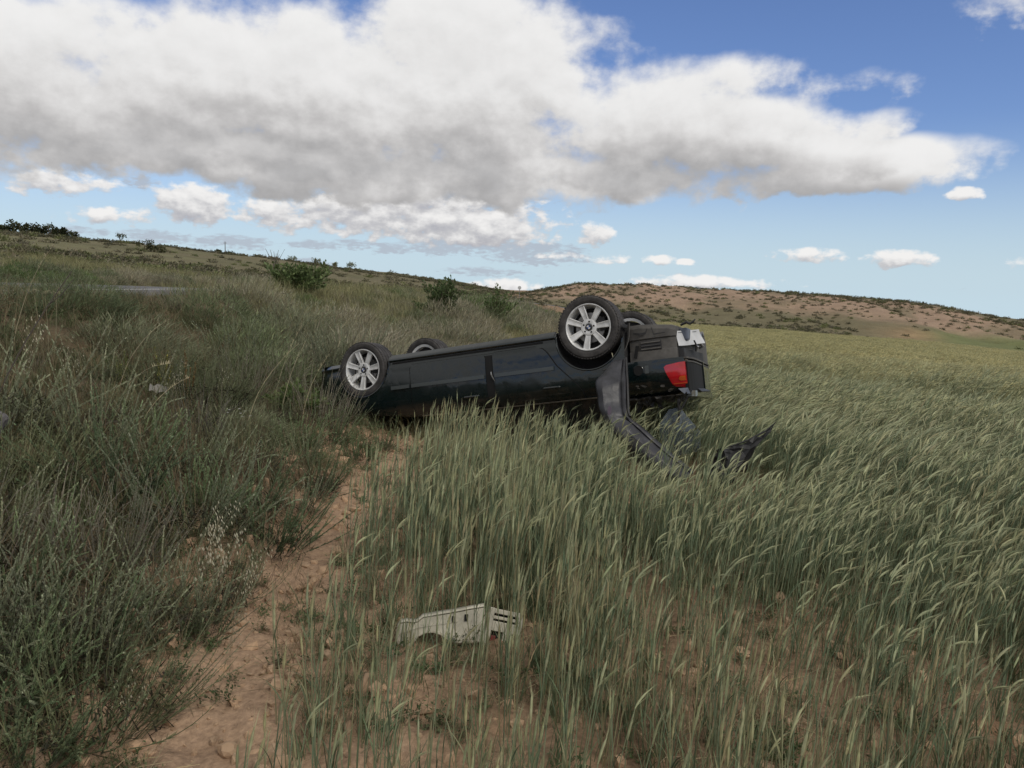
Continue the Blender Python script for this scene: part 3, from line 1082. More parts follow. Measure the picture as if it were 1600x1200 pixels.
def leafy_mesh(seed, n=420, r=(1.0, 1.0, 0.9), leaf=0.09, c0=(0.035, 0.055, 0.022), c1=(0.075, 0.105, 0.045), lobes=7, stems=True):
    """foliage as leaf-sized faces in several uneven clumps"""
    rnd.seed(seed)
    mb = MB()
    cl = []
    for i in range(lobes):
        a, q = U(0, 6.28), U(0.15, 0.75)
        cl.append((Vector((math.cos(a) * q * r[0], math.sin(a) * q * r[1], U(0.25, 0.85) * r[2])), U(0.22, 0.48)))
    for i in range(n):
        c, s = rnd.choice(cl)
        d = Vector((rnd.gauss(0, 1), rnd.gauss(0, 1), rnd.gauss(0, 1))).normalized()
        p = c + d * s * (U(0, 1) ** 0.4) * Vector(r).length * 0.55
        if p.z < 0: p.z = U(0, 0.2) * r[2]
        e1 = Vector((U(-1, 1), U(-1, 1), U(-0.6, 1))).normalized()
        e2 = e1.cross(Vector((U(-1, 1), U(-1, 1), U(-1, 1)))).normalized()
        l = leaf * U(0.6, 1.4)
        mb.add([p, p + e1 * l * 0.5 + e2 * l * 0.28, p + e1 * l, p + e1 * l * 0.5 - e2 * l * 0.28], [(0, 1, 2, 3)], jit(mixc(c0, c1, rnd.random()), 0.2))
    return mb


def dome_mesh(seed, n, c0, c1, leaf=0.10):
    """a low cushion shrub seen from afar"""
    rnd.seed(seed)
    mb = MB()
    for i in range(n):
        d = Vector((rnd.gauss(0, 1), rnd.gauss(0, 1), abs(rnd.gauss(0, 1)))).normalized()
        k = 0.45 + 0.2 * math.sin(3 * math.atan2(d.y, d.x) + seed) + 0.1 * math.sin(5 * d.z * 3 + seed)
        p = d * k * U(0.6, 1.0)
        p.z *= 0.8
        e1 = (d + Vector((U(-1, 1), U(-1, 1), U(-0.3, 1.2))) * 0.8).normalized()
        e2 = e1.cross(Vector((U(-1, 1), U(-1, 1), U(-1, 1)))).normalized()
        l = leaf * U(0.6, 1.5)
        mb.add([p - e2 * l * 0.3, p + e2 * l * 0.3, p + e1 * l], [(0, 1, 2)], jit(mixc(c0, c1, rnd.random()), 0.2))
    return mb.mesh('cushion', [M['leaf']])


def grass_tuft(seed, n=26, h=(0.08, 0.24), c=(0.085, 0.10, 0.045), spread=0.07, w=0.0016, splay=0.9, dry=0.3):
    rnd.seed(seed)
    mb = MB()
    for i in range(n):
        a = U(0, 6.283)
        p = Vector((U(-spread, spread), U(-spread, spread), -0.01))
        L = U(*h); el = 1.5 - U(0, splay)
        pts = [p.copy()]
        dr = U(0.2, 1.3)
        for s in range(3):
            p = p + Vector((math.cos(a) * math.cos(el), math.sin(a) * math.cos(el), math.sin(el))) * L / 3
            el -= dr / 3
            pts.append(p.copy())
        cc = jit(mixc(c, (0.20, 0.165, 0.10), dry * rnd.random() ** 2 * 2 if rnd.random() < 0.6 else 0), 0.2)
        mb.ribbon(pts, [w, w, w * 0.8, w * 0.2], (-math.sin(a), math.cos(a), 0), cc)
    return mb.mesh('grass_tuft', [M['leaf']])


def straw_mesh(seed):
    """dead stalks lying about"""
    rnd.seed(seed)
    mb = MB()
    for i in range(12):
        a = U(0, 6.283); L = U(0.06, 0.28)
        p = Vector((U(-.12, .12), U(-.12, .12), U(0.004, 0.02)))
        d = Vector((math.cos(a), math.sin(a), U(-0.03, 0.18)))
        q = p + d * L * 0.5 + Vector((U(-.015, .015), U(-.015, .015), U(0, .012)))
        mb.tube([p, q, p + d * L], [0.0016, 0.0014, 0.0009], 3, jit((0.30, 0.245, 0.155), 0.25))
    return mb.mesh('straw', [M['dry']])


def mound_mesh(seed, c0, c1, n=1000, f=1.0):
    """rounded cushion of fine grey shoots, wider than tall, seen from some metres off"""
    rnd.seed(seed)
    mb = MB()
    for i in range(n):
        d = Vector((rnd.gauss(0, 1), rnd.gauss(0, 1), abs(rnd.gauss(0, 0.9)) + 0.05)).normalized()
        an = math.atan2(d.y, d.x)
        k = 0.50 * (1 + 0.16 * math.sin(2 * an + seed) + 0.12 * math.sin(5 * an + 2 * seed) + 0.10 * math.sin(7 * d.z + seed))
        p = d * k * U(0.72, 1.0)
        p.z *= 0.85
        e1 = (d * 0.7 + Vector((U(-.5, .8), U(-.6, .6), U(0.1, 1.1)))).normalized()
        e2 = e1.cross(Vector((U(-1, 1), U(-1, 1), U(-1, 1)))).normalized()
        l = U(0.07, 0.17) * f; w = U(0.003, 0.0065) * f
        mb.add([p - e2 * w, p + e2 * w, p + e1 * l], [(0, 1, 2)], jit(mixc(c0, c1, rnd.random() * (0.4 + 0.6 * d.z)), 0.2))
    return mb.mesh('mound', [M['leaf']])


def weed_mesh(seed, c=(0.05, 0.075, 0.03)):
    """small leafy weed close to the ground"""
    rnd.seed(seed)
    mb = MB()
    for i in range(16):
        a = U(0, 6.283); L = U(0.05, 0.13); el = U(0.3, 1.2)
        p = Vector((U(-.03, .03), U(-.03, .03), 0))
        d = Vector((math.cos(a) * math.cos(el), math.sin(a) * math.cos(el), math.sin(el)))
        mb.ribbon([p, p + d * L * 0.5, p + d * L], [0.001, 0.001, 0.0006], (-math.sin(a), math.cos(a), 0), c)
        for k in range(9):
            t = U(0.25, 1.0)
            b = p + d * L * t
            e = Vector((U(-1, 1), U(-1, 1), U(-0.2, 0.9))).normalized()
            s = e.cross(Vector((0.2, 0.5, 0.8))).normalized()
            l = U(0.010, 0.024)
            mb.add([b, b + e * l * 0.5 + s * l * 0.25, b + e * l, b + e * l * 0.5 - s * l * 0.25], [(0, 1, 2, 3)], jit(c, 0.25))
    return mb.mesh('weed', [M['leaf']])


def clod_mesh(seed):
    rnd.seed(seed)
    bm = bmesh.new()
    bmesh.ops.create_icosphere(bm, subdivisions=1, radius=1)
    for v in bm.verts:
        v.co *= U(0.65, 1.15)
        v.co.z *= 0.65
    me = bpy.data.meshes.new('clod')
    bm.to_mesh(me); bm.free()
    me.materials.append(M['clod'])
    return me


M['clod'] = material('soil_clod', tuple(q * 0.97 for q in SOIL), 0.95, noise=[(1.5, 4, 0.75, 1.2)], rand=0.18)


def build_undergrowth():
    # low growth under and between the shrubs of the bank, thinning over the sandy strip
    kinds = [grass_tuft(i, 30, (0.08, 0.26), (0.115, 0.135, 0.065), 0.10, 0.0015, 1.1, 0.35) for i in range(6)]
    kinds += [grass_tuft(20 + i, 34, (0.10, 0.30), (0.21, 0.155, 0.095), 0.13, 0.0013, 1.3, 0.6) for i in range(4)]
    kinds += [weed_mesh(40 + i, c) for i, c in enumerate([(0.085, 0.12, 0.05), (0.10, 0.13, 0.06), (0.12, 0.135, 0.07), (0.07, 0.10, 0.045)])]
    kinds += [grass_tuft(60 + i, 40, (0.20, 0.42), (0.27, 0.265, 0.135), 0.16, 0.0022, 0.8, 0.4) for i in range(4)]   # 14..17 tall
    kinds += [straw_mesh(80 + i) for i in range(4)]                                                       # 18..21 fallen straw
    P, rot, scl, idx = [], [], [], []

    def put(x, y, k, s):
        n = len(x)
        P.append(np.stack([x, y, ground_height(x, y)], 1))
        rot.append(np.stack([rng.normal(0, 0.1, n), rng.normal(0.05, 0.1, n), rng.uniform(0, 6.28, n)], 1))
        scl.append(np.stack([s, s, s], 1)); idx.append(k)
    n = 11000
    x = rng.uniform(-9, -0.9, n); y = rng.uniform(1.3, 12, n)
    s = bank_s(x, y)
    k = view_ok(x, y, 1.5) & (rng.random(n) < np.clip(0.25 + s * 2.2, 0.03, 1) * (0.75 + 0.8 * fbm(x * 0.8, y * 0.8, 2)))
    x, y = x[k], y[k]
    pick = rng.integers(0, 14, len(x))
    brown = fbm(x * 0.7 + 5, y * 0.7, 2) > 0.16
    pick = np.where(brown & (pick < 6), 6 + pick % 4, pick)
    put(x, y, pick, rng.uniform(0.7, 1.35, len(x)))
    # tall rank grass of the bank crest towards the road, and behind the car
    n = 15000
    x = rng.uniform(-26, 3, n); y = rng.uniform(8, 46, n)
    d, _ = road_dist(x, y)
    s = bank_s(x, y)
    r = np.hypot(x, y)
    k = view_ok(x, y, 2) & (d > ROADW + 0.2) & (r > 8.5) & ((s > 0.2) | (x < -0.6 + 0.09 * (y - 9)))
    k &= ~((d < ROADW + 2.5) & (rng.random(n) < 0.35) & (y < 14)) & ~in_car(x, y)
    x, y = x[k], y[k]; d = d[k]
    pick = np.where(rng.random(len(x)) < 0.6, 14 + rng.integers(0, 4, len(x)), rng.integers(0, 10, len(x)))
    fore = (x > -9) & (d < ROADW + 4.5) & (y < 12.5)
    pick = np.where(fore, rng.integers(0, 6, len(x)), pick)
    s = rng.uniform(0.8, 1.5, len(x)) * np.where((y > 13.5) & (x > -9), 1.25, np.clip(0.45 + (d - ROADW) * 0.15, 0.45, 1)) * (0.8 + 0.3 * sstep(y, 10, 30))
    put(x, y, pick, s)
    # weeds and fallen blades on the sandy strip and between the wheat
    n = 6500
    x = rng.uniform(-1.7, 5.5, n); y = rng.uniform(1.6, 9, n)
    g = fbm(x * 1.3 + 2, y * 0.9, 3)
    strip = (x < -0.55)
    k = view_ok(x, y, 0.5) & (rng.random(n) < np.where(strip, np.clip(0.20 + 1.7 * g + 0.5 * sstep(np.abs(x + 1.08), 0.12, 0.3), 0.02, 0.95), np.clip(0.42 + 1.0 * g, 0.06, 0.9))) & ~in_car(x, y)
    x, y = x[k], y[k]
    put(x, y, rng.choice([0, 1, 2, 6, 7, 8, 10, 10, 11, 11, 12, 13, 13, 18, 19, 20, 21, 18, 19], len(x)), rng.uniform(0.45, 1.0, len(x)))
    scatter('undergrowth', kinds, np.concatenate(P), np.concatenate(rot), np.concatenate(scl), np.concatenate(idx),
            'low tangle of grass, weeds and dead stems under the shrubs', 'undergrowth')
    # clods and grit on the bare earth
    cl = [clod_mesh(i) for i in range(8)]
    n = 9000
    x = rng.uniform(-1.9, 3.2, n); y = rng.uniform(1.6, 9, n)
    s = bank_s(x, y)
    k = view_ok(x, y, 0.4) & (rng.random(n) < np.where(x < -0.5, 0.95, 0.4))
    k &= s < 0.7
    x, y = x[k], y[k]; n = len(x)
    sz = 0.006 + 0.042 * rng.random(n) ** 3.5
    sz = sz * (1 + 0.8 * sstep(bank_s(x, y), -0.15, 0.25) * rng.random(n))
    scatter('soil_clods', cl, np.stack([x, y, ground_height(x, y) + sz * 0.15], 1), np.stack([rng.uniform(0, 6, n)] * 3, 1),
            np.stack([sz * rng.uniform(0.8, 1.4, n), sz, sz], 1), rng.integers(0, 8, n), 'crumbs and clods of reddish dry soil on the bare strip', 'soil')


BUSHES = {}


def build_bank_shrubs():
    for kd in KIND:
        BUSHES[kd] = [bush_mesh(kd, 0, s) for s in range(3)]
    group = 'shrubs on the weedy bank'
    LAB = {
        'wormwood': 'grey-green plumed wormwood',
        'green_wormwood': 'darker green feathery shrub',
        'lavender_twigs': 'purplish grey shrub of straight twigs',
        'broom': 'thin-stemmed green broom',
        'dry_tangle': 'low brown tangle of dead stems',
    }

    def zone(x, y):
        t = x / y
        side = 'by the left edge' if t < -0.52 else ('midway up the bank' if t < -0.36 else 'near the bare strip')
        dep = ('nearest the camera' if y < 3.1 else 'level with the pale oats' if y < 4.5 else 'just behind the pale oats' if y < 5.8 else
               'halfway to the car' if y < 7.0 else 'level with the front wheel' if y < 9.2 else 'beyond the front wheel')
        return side + ', ' + dep
    NAME = {'wormwood': 'wormwood_shrub', 'green_wormwood': 'feathery_shrub', 'lavender_twigs': 'twiggy_shrub', 'fresh_shrub': 'green_shrub', 'broom': 'broom_shrub', 'dry_tangle': 'dead_shrub'}

    def shrub(kd, x, y, s, label=None, g=True, tilt=0.12):
        o = bpy.data.objects.new(NAME[kd], BUSHES[kd][rnd.randrange(3)])
        col.objects.link(o)
        o.location = (x, y, H2(x, y) - 0.02)
        o.rotation_euler = (U(-0.1, 0.1), tilt + U(-0.1, 0.1), U(0, 6.28))
        o.scale = (s, s, s * U(0.92, 1.1))
        zn = zone(x, y)
        tag(o, label or (LAB[kd] + ' ' + zn), 'shrub', (NAME[kd].replace('_', ' ') + 's ' + zn) if g else None)
        return o
    # the ones that stand out, front to back
    special = [
        ('green_wormwood', -1.60, 2.35, 0.85, 'dark green feathery shrub cut by the lower left corner, nearest of all'),
        ('wormwood', -1.72, 2.85, 1.02, 'curving grey-green plumes overhanging the bare strip at lower left'),
        ('wormwood', -2.12, 2.95, 1.0, 'wormwood clump at the left edge behind the dark green corner shrub'),
        ('wormwood', -1.62, 3.35, 0.95, 'wormwood clump with upright curled plumes just below the wild oats'),
        ('lavender_twigs', -1.98, 3.75, 1.05, 'purplish grey shrub of straight twigs left of the pale wild oats'),
        ('lavender_twigs', -2.35, 3.95, 1.0, 'purplish grey twigs second from the pale wild oats'),
        ('broom', -1.52, 3.85, 0.95, 'thin-stemmed broom around the foot of the pale wild oats'),
        ('green_wormwood', -1.78, 5.0, 1.1, 'bushy grey-green shrub on the bank edge above the wild oats'),
        ('wormwood', -2.3, 5.3, 1.1, 'mealy green shrub with fanned stems in the middle of the bank'),
        ('green_wormwood', -1.55, 5.9, 1.0, 'round dark shrub beside the bend of the sandy strip'),
        ('green_wormwood', -1.75, 7.35, 0.85, 'green grassy shrub right in front of the front wheel of the car'),
        ('green_wormwood', -1.32, 7.65, 0.75, 'low green shrub below the front door of the car'),
        ('fresh_shrub', -1.95, 4.75, 1.05, 'fresh green feathery shrub standing up behind the pale wild oats'),
        ('fresh_shrub', -2.75, 5.6, 1.1, 'fresh green shrub halfway up the bank toward the left edge'),
        ('fresh_shrub', -1.95, 6.9, 0.9, 'fresh green tuft left of the bend of the sandy strip'),
        ('fresh_shrub', -1.42, 7.15, 0.72, 'fresh green tuft at the top of the sandy strip beside the car'),
        ('fresh_shrub', -1.82, 2.62, 0.85, 'fresh green plumes low in the bottom left corner'),
        ('wormwood', -2.16, 8.66, 1.0, 'wormwood hiding the nose of the car beyond the front wheel'),
        ('green_wormwood', -2.30, 8.40, 0.85, 'small green shrub tight against the left of the front wheel'),
        ('broom', -2.35, 7.5, 1.0, 'broom shrub just left of the front wheel of the car'),
    ]
    for kd, x, y, s, lb in special:
        shrub(kd, x, y, s, lb, g=False)
    placed = [(a[1], a[2]) for a in special]
    for kd, x, y, s in (('green_wormwood', -1.95, 2.50, 0.95), ('wormwood', -1.85, 3.15, 0.95), ('green_wormwood', -2.2, 3.35, 1.0),
                        ('wormwood', -1.45, 3.45, 0.75), ('wormwood', -2.45, 3.45, 1.0), ('green_wormwood', -1.75, 3.05, 0.9), ('wormwood', -2.0, 2.75, 0.9)):
        shrub(kd, x, y, s)
        placed.append((x, y))
    tries = 0
    while len(placed) < 125 and tries < 14000:
        tries += 1
        y = 2.1 + 9.4 * rnd.random() ** 0.85
        x = -1.35 - rnd.random() * (0.68 * y - 1.0)
        if x < -0.70 * y - 0.35: continue
        s = float(bank_s(np.array([x]), np.array([y]))[0])
        if s < 0.10: continue
        if bool(in_car(np.array([x]), np.array([y]))[0]): continue
        dmin = min((math.hypot(x - a, y - b) for a, b in placed))
        if dmin < (0.24 if y < 4 else 0.33) + 0.014 * y: continue
        t = vnoise(np.array([x * 0.6]), np.array([y * 0.45 + 3]))[0] + U(-0.22, 0.22)
        t2 = vnoise(np.array([x * 0.5 + 30]), np.array([y * 0.5]))[0] + U(-0.2, 0.2)
        if t < -0.20: kd = 'lavender_twigs' if t2 > 0.02 else 'broom'
        elif t < 0.08: kd = 'wormwood'
        elif t < 0.28: kd = 'green_wormwood' if t2 < 0.15 else 'broom'
        else: kd = 'dry_tangle' if x < -2.3 else 'broom'
        sc = (U(0.6, 1.0) if rnd.random() < 0.45 else U(1.0, 1.5)) * (0.80 + 0.35 * min(1, s))
        d, _ = road_dist(np.array([x]), np.array([y]))
        if d[0] < ROADW + 2.6: sc *= 0.5
        shrub(kd, x, y, sc)
        placed.append((x, y))
    print('bank shrubs', len(placed))
    # rounded cushions crowding the slope behind and left of the car
    mm = [mound_mesh(200 + i, a_, b_, 3600, 0.62) for i, (a_, b_) in enumerate((((0.19, 0.18, 0.12), (0.43, 0.41, 0.30)), ((0.15, 0.16, 0.095), (0.34, 0.35, 0.225)), ((0.11, 0.135, 0.07), (0.24, 0.28, 0.155)), ((0.22, 0.20, 0.14), (0.47, 0.44, 0.33))))]
    for x, y, s, k_, lb in [
            (-3.55, 10.3, 1.35, 2, 'dark green cushion shrub up the bank left of the front wheel'), (-2.75, 10.9, 1.5, 1, 'rounded grey-green cushion just beyond the nose of the car'),
            (-1.95, 11.9, 1.55, 0, 'pale grey cushion shrub behind the far front wheel'), (-1.15, 11.7, 1.45, 3, 'pale cushion shrub rising behind the middle of the sill'),
            (-0.55, 12.9, 1.45, 0, 'pale grey cushion behind the rear door of the car'), (-2.5, 13.2, 1.8, 3, 'big pale cushion below the sprouting green bush'),
            (-3.6, 12.6, 1.8, 1, 'big grey-green cushion on the bank under the skyline trees'), (-4.6, 11.6, 1.5, 2, 'green cushion shrub above the long dry stalk'),
            (-1.4, 14.4, 1.7, 0, 'pale cushion just in front of the smaller roadside bush'), (-0.2, 14.8, 1.4, 3, 'last pale cushion before the bare earth by the rear wheel'),
            (-4.9, 14.2, 1.7, 0, 'grey cushion in front of the wide roadside bush'), (-3.4, 15.4, 1.8, 3, 'pale cushion right of the wide roadside bush'),
            (-4.3, 8.6, 1.2, 1, 'grey-green cushion on the bank right of the dock stalk'), (-3.0, 9.2, 1.15, 2, 'green cushion halfway between dock stalk and front wheel'),
            (-5.3, 9.4, 1.1, 2, 'low green cushion in front of the road'), (-2.45, 6.75, 0.95, 1, 'low grey-green cushion by the white daisies')]:
        o = bpy.data.objects.new('cushion_shrub', mm[k_])
        col.objects.link(o)
        o.location = (x, y, H2(x, y) - 0.05)
        o.rotation_euler = (0, 0.05, U(-0.6, 0.6))
        o.scale = (s * U(0.95, 1.2), s, s * U(0.72, 0.9))
        tag(o, lb, 'shrub')
    # the growth that runs on behind into one grey mass
    kinds = []
    KIND['pale_scrub'] = (110, 0.17, 0.24, 0.48, 0.8, 0.012, 60, (0.36, 0.32, 0.24), (0.34, 0.315, 0.235), (0.45, 0.41, 0.32))
    for i, kd in enumerate(('pale_scrub', 'wormwood', 'pale_scrub', 'lavender_twigs', 'pale_scrub', 'broom')):
        kinds.append(bush_mesh(kd, 1, 50 + i))
    for i in range(4):
        kinds.append(mound_mesh(70 + i, (0.20, 0.185, 0.125), (0.42, 0.39, 0.285)))
    for i in range(3):
        kinds.append(mound_mesh(80 + i, (0.12, 0.14, 0.075), (0.26, 0.285, 0.165)))
    for i in range(2):
        kinds.append(mound_mesh(90 + i, (0.09, 0.14, 0.05), (0.18, 0.25, 0.09)))
    n = 5200
    x = rng.uniform(-15, 6, n); y = rng.uniform(9.5, 52, n)
    d, _ = road_dist(x, y)
    edge = -0.9 + 0.12 * (y - 9.5)
    k = (x < edge) & (d > ROADW + 1.0) & view_ok(x, y, 2) & (np.hypot(x, y) > 10.5) & ~in_car(x, y)
    k &= ((x < -2.4) | (y > 11.0))
    k &= ~((d < ROADW + 3.2) & (y < 13) & (rng.random(n) < 0.9))
    k &= ~((np.abs(x - 1.0) < 1.9) & (np.abs(y - 21.5) < 2.0))
    x, y = x[k], y[k]; d = d[k]
    s = rng.uniform(0.7, 1.35, len(x)) * np.where(d < ROADW + 3.5, 0.6, 1.0) * (0.9 + 0.35 * sstep(y, 12, 28))
    pk = rng.integers(0, 6, len(x))
    u = rng.random(len(x)); c = fbm(x * 0.35, y * 0.25, 2)
    mound = u < 0.40
    pk = np.where(mound, np.where(c > 0.08, 10 + rng.integers(0, 5, len(x)), 6 + rng.integers(0, 5, len(x))), pk)
    s = np.where(mound, s * rng.uniform(0.7, 1.35, len(x)), s)
    s = s * np.where((x > -7) & (y > 13) & (y < 30), 0.82, 1.0)
    scatter('scrub', kinds, np.stack([x, y, ground_height(x, y)], 1), np.stack([0 * x, rng.normal(0.2, 0.08, len(x)), rng.normal(0, 0.5, len(x))], 1),
            np.stack([s * 1.15, s * 1.15, s], 1), pk, 'grey wind-combed scrub running behind the car to the far road', 'scrub')


def H2(x, y):
    return float(ground_height(np.array([x]), np.array([y]))[0])


def build_far_scrub():
    dark = ((0.075, 0.075, 0.045), (0.15, 0.14, 0.085))
    grey = ((0.16, 0.145, 0.10), (0.26, 0.235, 0.165))
    gren = ((0.12, 0.14, 0.06), (0.20, 0.215, 0.10))
    kinds = [dome_mesh(i, 120, *dark, 0.16) for i in range(4)] + [dome_mesh(10 + i, 120, *grey, 0.16) for i in range(4)] + [dome_mesh(20 + i, 120, *gren, 0.16) for i in range(3)]
    P, scl, idx = [], [], []

    def put(x, y, k, s):
        P.append(np.stack([x, y, ground_height(x, y, False) - 0.04 * s], 1)); scl.append(np.stack([s * 1.1, s * 1.1, s * 0.8], 1)); idx.append(k)
    # hillside left of the car
    n = 12500
    r = np.exp(rng.uniform(math.log(18), math.log(260), n)); t = rng.uniform(-1.1, 0.06, n)
    y = r / np.sqrt(1 + t * t); x = t * y
    d, _ = road_dist(x, y)
    c = fbm(x * 0.035 + 2, y * 0.06, 4)
    rb_ = 178 + 45 * np.clip(t + 0.66, 0, 1) + 14 * vnoise(t * 7, 2.2)
    ridge = (np.abs(r - rb_) < 9 + 14 * (vnoise(t * 11, 5.5) + 0.2)) | ((r > 224) & (r < 236) & (t > -0.42))
    belt = (d > ROADW + 1.6) & (d < ROADW + 9)
    pr = 0.08 + 0.55 * sstep(c, 0.08, 0.35) + 0.95 * ridge + 0.55 * belt
    k = (d > ROADW + 1.2) & (rng.random(n) < pr) & (x < -0.5 - 0.0 * y)
    k &= ~((d < 20) & (x > RC[60, 0]) & (y < 30))
    x, y, r, belt, ridge = x[k], y[k], r[k], belt[k], ridge[k]
    m = len(x)
    pk = np.where(rng.random(m) < 0.4, rng.integers(0, 4, m), np.where(rng.random(m) < 0.6, 4 + rng.integers(0, 4, m), 8 + rng.integers(0, 3, m)))
    pk = np.where(ridge & (rng.random(m) < 0.7), rng.integers(0, 4, m), pk)
    s = rng.uniform(0.45, 1.15, m) * (0.7 + 0.005 * r)
    s = np.where(belt, s * 0.9, s)
    put(x, y, pk, s)
    # valley and mesa
    n = 9000
    r = rng.uniform(55, 215, n); t = rng.uniform(-0.10, 0.76, n)
    y = r / np.sqrt(1 + t * t); x = t * y
    inw = (t > 0.075) & (r < 115)
    face = (r > 150) & (r < 186)
    c = fbm(x * 0.06, y * 0.06, 3)
    pr = np.where(face, 0.30 + 0.45 * sstep(c, -0.05, 0.3), 0.45 + 0.5 * c)
    rim = (r > 176) & (r < 192)
    pr = np.where(rim, 0.75, pr)
    foot = (r > 115) & (r < 121) & (t > 0.08) & (t < 0.53)
    pr = np.where(foot, 1.4, pr)
    pr = np.where((t > 0.44) & (r < 156) & (r > 112), 0.012, pr)
    k = ~inw & (rng.random(n) < pr * np.clip(r / 150, 0.3, 1))
    d, _ = road_dist(x, y)
    k &= d > ROADW + 1
    x, y, r, face = x[k], y[k], r[k], face[k]
    m = len(x)
    pk = np.where(rng.random(m) < 0.5, rng.integers(0, 4, m), 4 + rng.integers(0, 7, m))
    s = rng.uniform(0.4, 1.3, m) * np.where(face, 0.75, 0.95) * (0.6 + 0.0035 * r)
    put(x, y, pk, s)
    P_ = np.concatenate(P)
    n = len(P_)
    print('far scrub', n)
    scatter('hill_scrub', kinds, P_, np.stack([0 * P_[:, 0], 0 * P_[:, 0], rng.uniform(0, 6.28, n)], 1), np.concatenate(scl), np.concatenate(idx),
            'dark low scrub dotted over the far hillside and the mesa', 'scrub')


build_wheat()
build_undergrowth()
build_bank_shrubs()
build_far_scrub()

# ---------------------------------------------------------------- the overturned car
# car coordinates: x forward from the rear axle, y to its left, z up from the road it once stood on
CAR_T = Vector((1.06635, 8.43954, 1.35534))
CAR_R = Euler((3.26704, 0.18631, 2.72295)).to_matrix()
CAR_M = Matrix.Translation(CAR_T) @ CAR_R.to_4x4()
CAR_I = CAR_M.inverted()
ZR, ZF = 0.175, 0.288                 # drooping wheel centres
BASE = Vector((0.55, 0.0, 1.38))      # the point of the roof it lies on


def car_material():
    m = bpy.data.materials.new('dark_green_paint')
    m.use_nodes = True
    k = N(m.node_tree)
    out = k.n('ShaderNodeOutputMaterial')
    b = k.n('ShaderNodeBsdfPrincipled')
    tc = k.n('ShaderNodeTexCoord').outputs['Object']
    dust = k.smooth(k.noise(tc, 3.5, 6, 0.65), 0.46, 0.75)
    c = k.mix(k.m('MULTIPLY', dust, 0.10), (0.003, 0.0085, 0.0095), (0.05, 0.047, 0.04))
    # long scratches and earth smears on the panels that met the ground
    st = k.noise(k.v('MULTIPLY', tc, (0.55, 9.0, 34.0)), 2.2, 5.0, 0.7)
    sp = k.n('ShaderNodeSeparateXYZ'); k.put(sp.inputs[0], tc)
    lowz = k.smooth(sp.outputs[2], 0.66, 0.90)
    scr = k.m('MULTIPLY', k.smooth(st, 0.60, 0.70), k.m('MULTIPLY_ADD', lowz, 0.55, 0.07))
    c = k.mix(scr, c, (0.16, 0.155, 0.14))
    c = k.mix(k.m('MULTIPLY', k.smooth(k.noise(tc, 5.0, 6.0, 0.7), 0.52, 0.70), k.m('MULTIPLY', lowz, 0.35)), c, (0.15, 0.105, 0.068))
    k.put(b.inputs['Base Color'], c)
    k.put(b.inputs['Roughness'], k.m('MULTIPLY_ADD', dust, 0.2, 0.25))
    b.inputs['Coat Weight'].default_value = 0.9
    b.inputs['Specular IOR Level'].default_value = 0.3
    k.put(b.inputs['Coat Roughness'], k.m('MULTIPLY_ADD', dust, 0.18, 0.05))
    bp = k.n('ShaderNodeBump')
    bp.inputs['Strength'].default_value = 0.30
    bp.inputs['Distance'].default_value = 0.03
    k.put(bp.inputs['Height'], k.m('ADD', k.noise(tc, 2.3, 2, 0.5), k.m('MULTIPLY', k.noise(tc, 7.0, 2, 0.5), 0.25)))
    k.t.links.new(bp.outputs[0], b.inputs['Normal'])
    k.t.links.new(bp.outputs[0], b.inputs['Coat Normal'])
    k.t.links.new(b.outputs[0], out.inputs[0])
    return m


PAINT = car_material()
BLACKP = material('black_plastic', (0.022, 0.021, 0.021), 0.55, noise=[(6, 5, 0.7, 1.6)], bump=(40, 0.15, 0.01))
LINER = material('arch_liner', (0.018, 0.017, 0.017), 0.85, noise=[(5, 4, 0.7, 1.7)])
DUSTP = material('dusty_grey_plastic', (0.082, 0.076, 0.068), 0.75, noise=[(5, 5, 0.6, 1.35), (30, 3, 0.85, 1.15)])
TYRE = material('tyre_rubber', (0.036, 0.033, 0.031), 0.8, noise=[(11, 6, 0.6, 2.0), (55, 3, 0.8, 1.3)], bump=(90, 0.15, 0.004))
ALLOY = material('alloy', (0.84, 0.835, 0.815), 0.4, metal=0.2, noise=[(10, 5, 0.62, 1.10), (3, 2, 0.85, 1.05)])
STEEL = material('worn_steel', (0.30, 0.29, 0.28), 0.5, metal=0.7, noise=[(20, 4, 0.6, 1.2)])
UNDER = material('underseal', (0.028, 0.028, 0.029), 0.8, noise=[(4, 5, 0.6, 1.7)])
HOLE = material('recess_shade', (0.006, 0.006, 0.006), 0.9)  # flat black painted in as the darkness of gaps and openings
GLASSD = material('dark_glass', (0.010, 0.012, 0.013), 0.08, coat=0.5)
MOULD = material('body_moulding', (0.055, 0.064, 0.064), 0.35, coat=0.2)
REDL = material('red_lens', (0.50, 0.006, 0.014), 0.12, coat=1.0, noise=[(14, 3, 0.75, 1.15)])
AMBER = material('amber_lens', (0.62, 0.11, 0.02), 0.15, coat=1.0)
PALE = material('pale_plate', (0.60, 0.605, 0.60), 0.5, noise=[(6, 4, 0.75, 1.08)])
PLATEINK = material('plate_print', (0.10, 0.10, 0.11), 0.6)
CHROME = material('bright_trim', (0.35, 0.35, 0.34), 0.3, metal=0.6)
WHITEP = material('white_enamel', (0.7, 0.7, 0.7), 0.3)
BLUEP = material('blue_enamel', (0.03, 0.07, 0.22), 0.3)
BEAM = material('blue_grey_beam', (0.085, 0.098, 0.125), 0.45, metal=0.2, noise=[(8, 4, 0.6, 1.3)])

CAR = empty('overturned_car')
CAR.matrix_world = CAR_M @ Matrix.Translation(BASE)
tag(CAR, 'dark green saloon car lying on its roof with its rear bumper torn off', 'car')


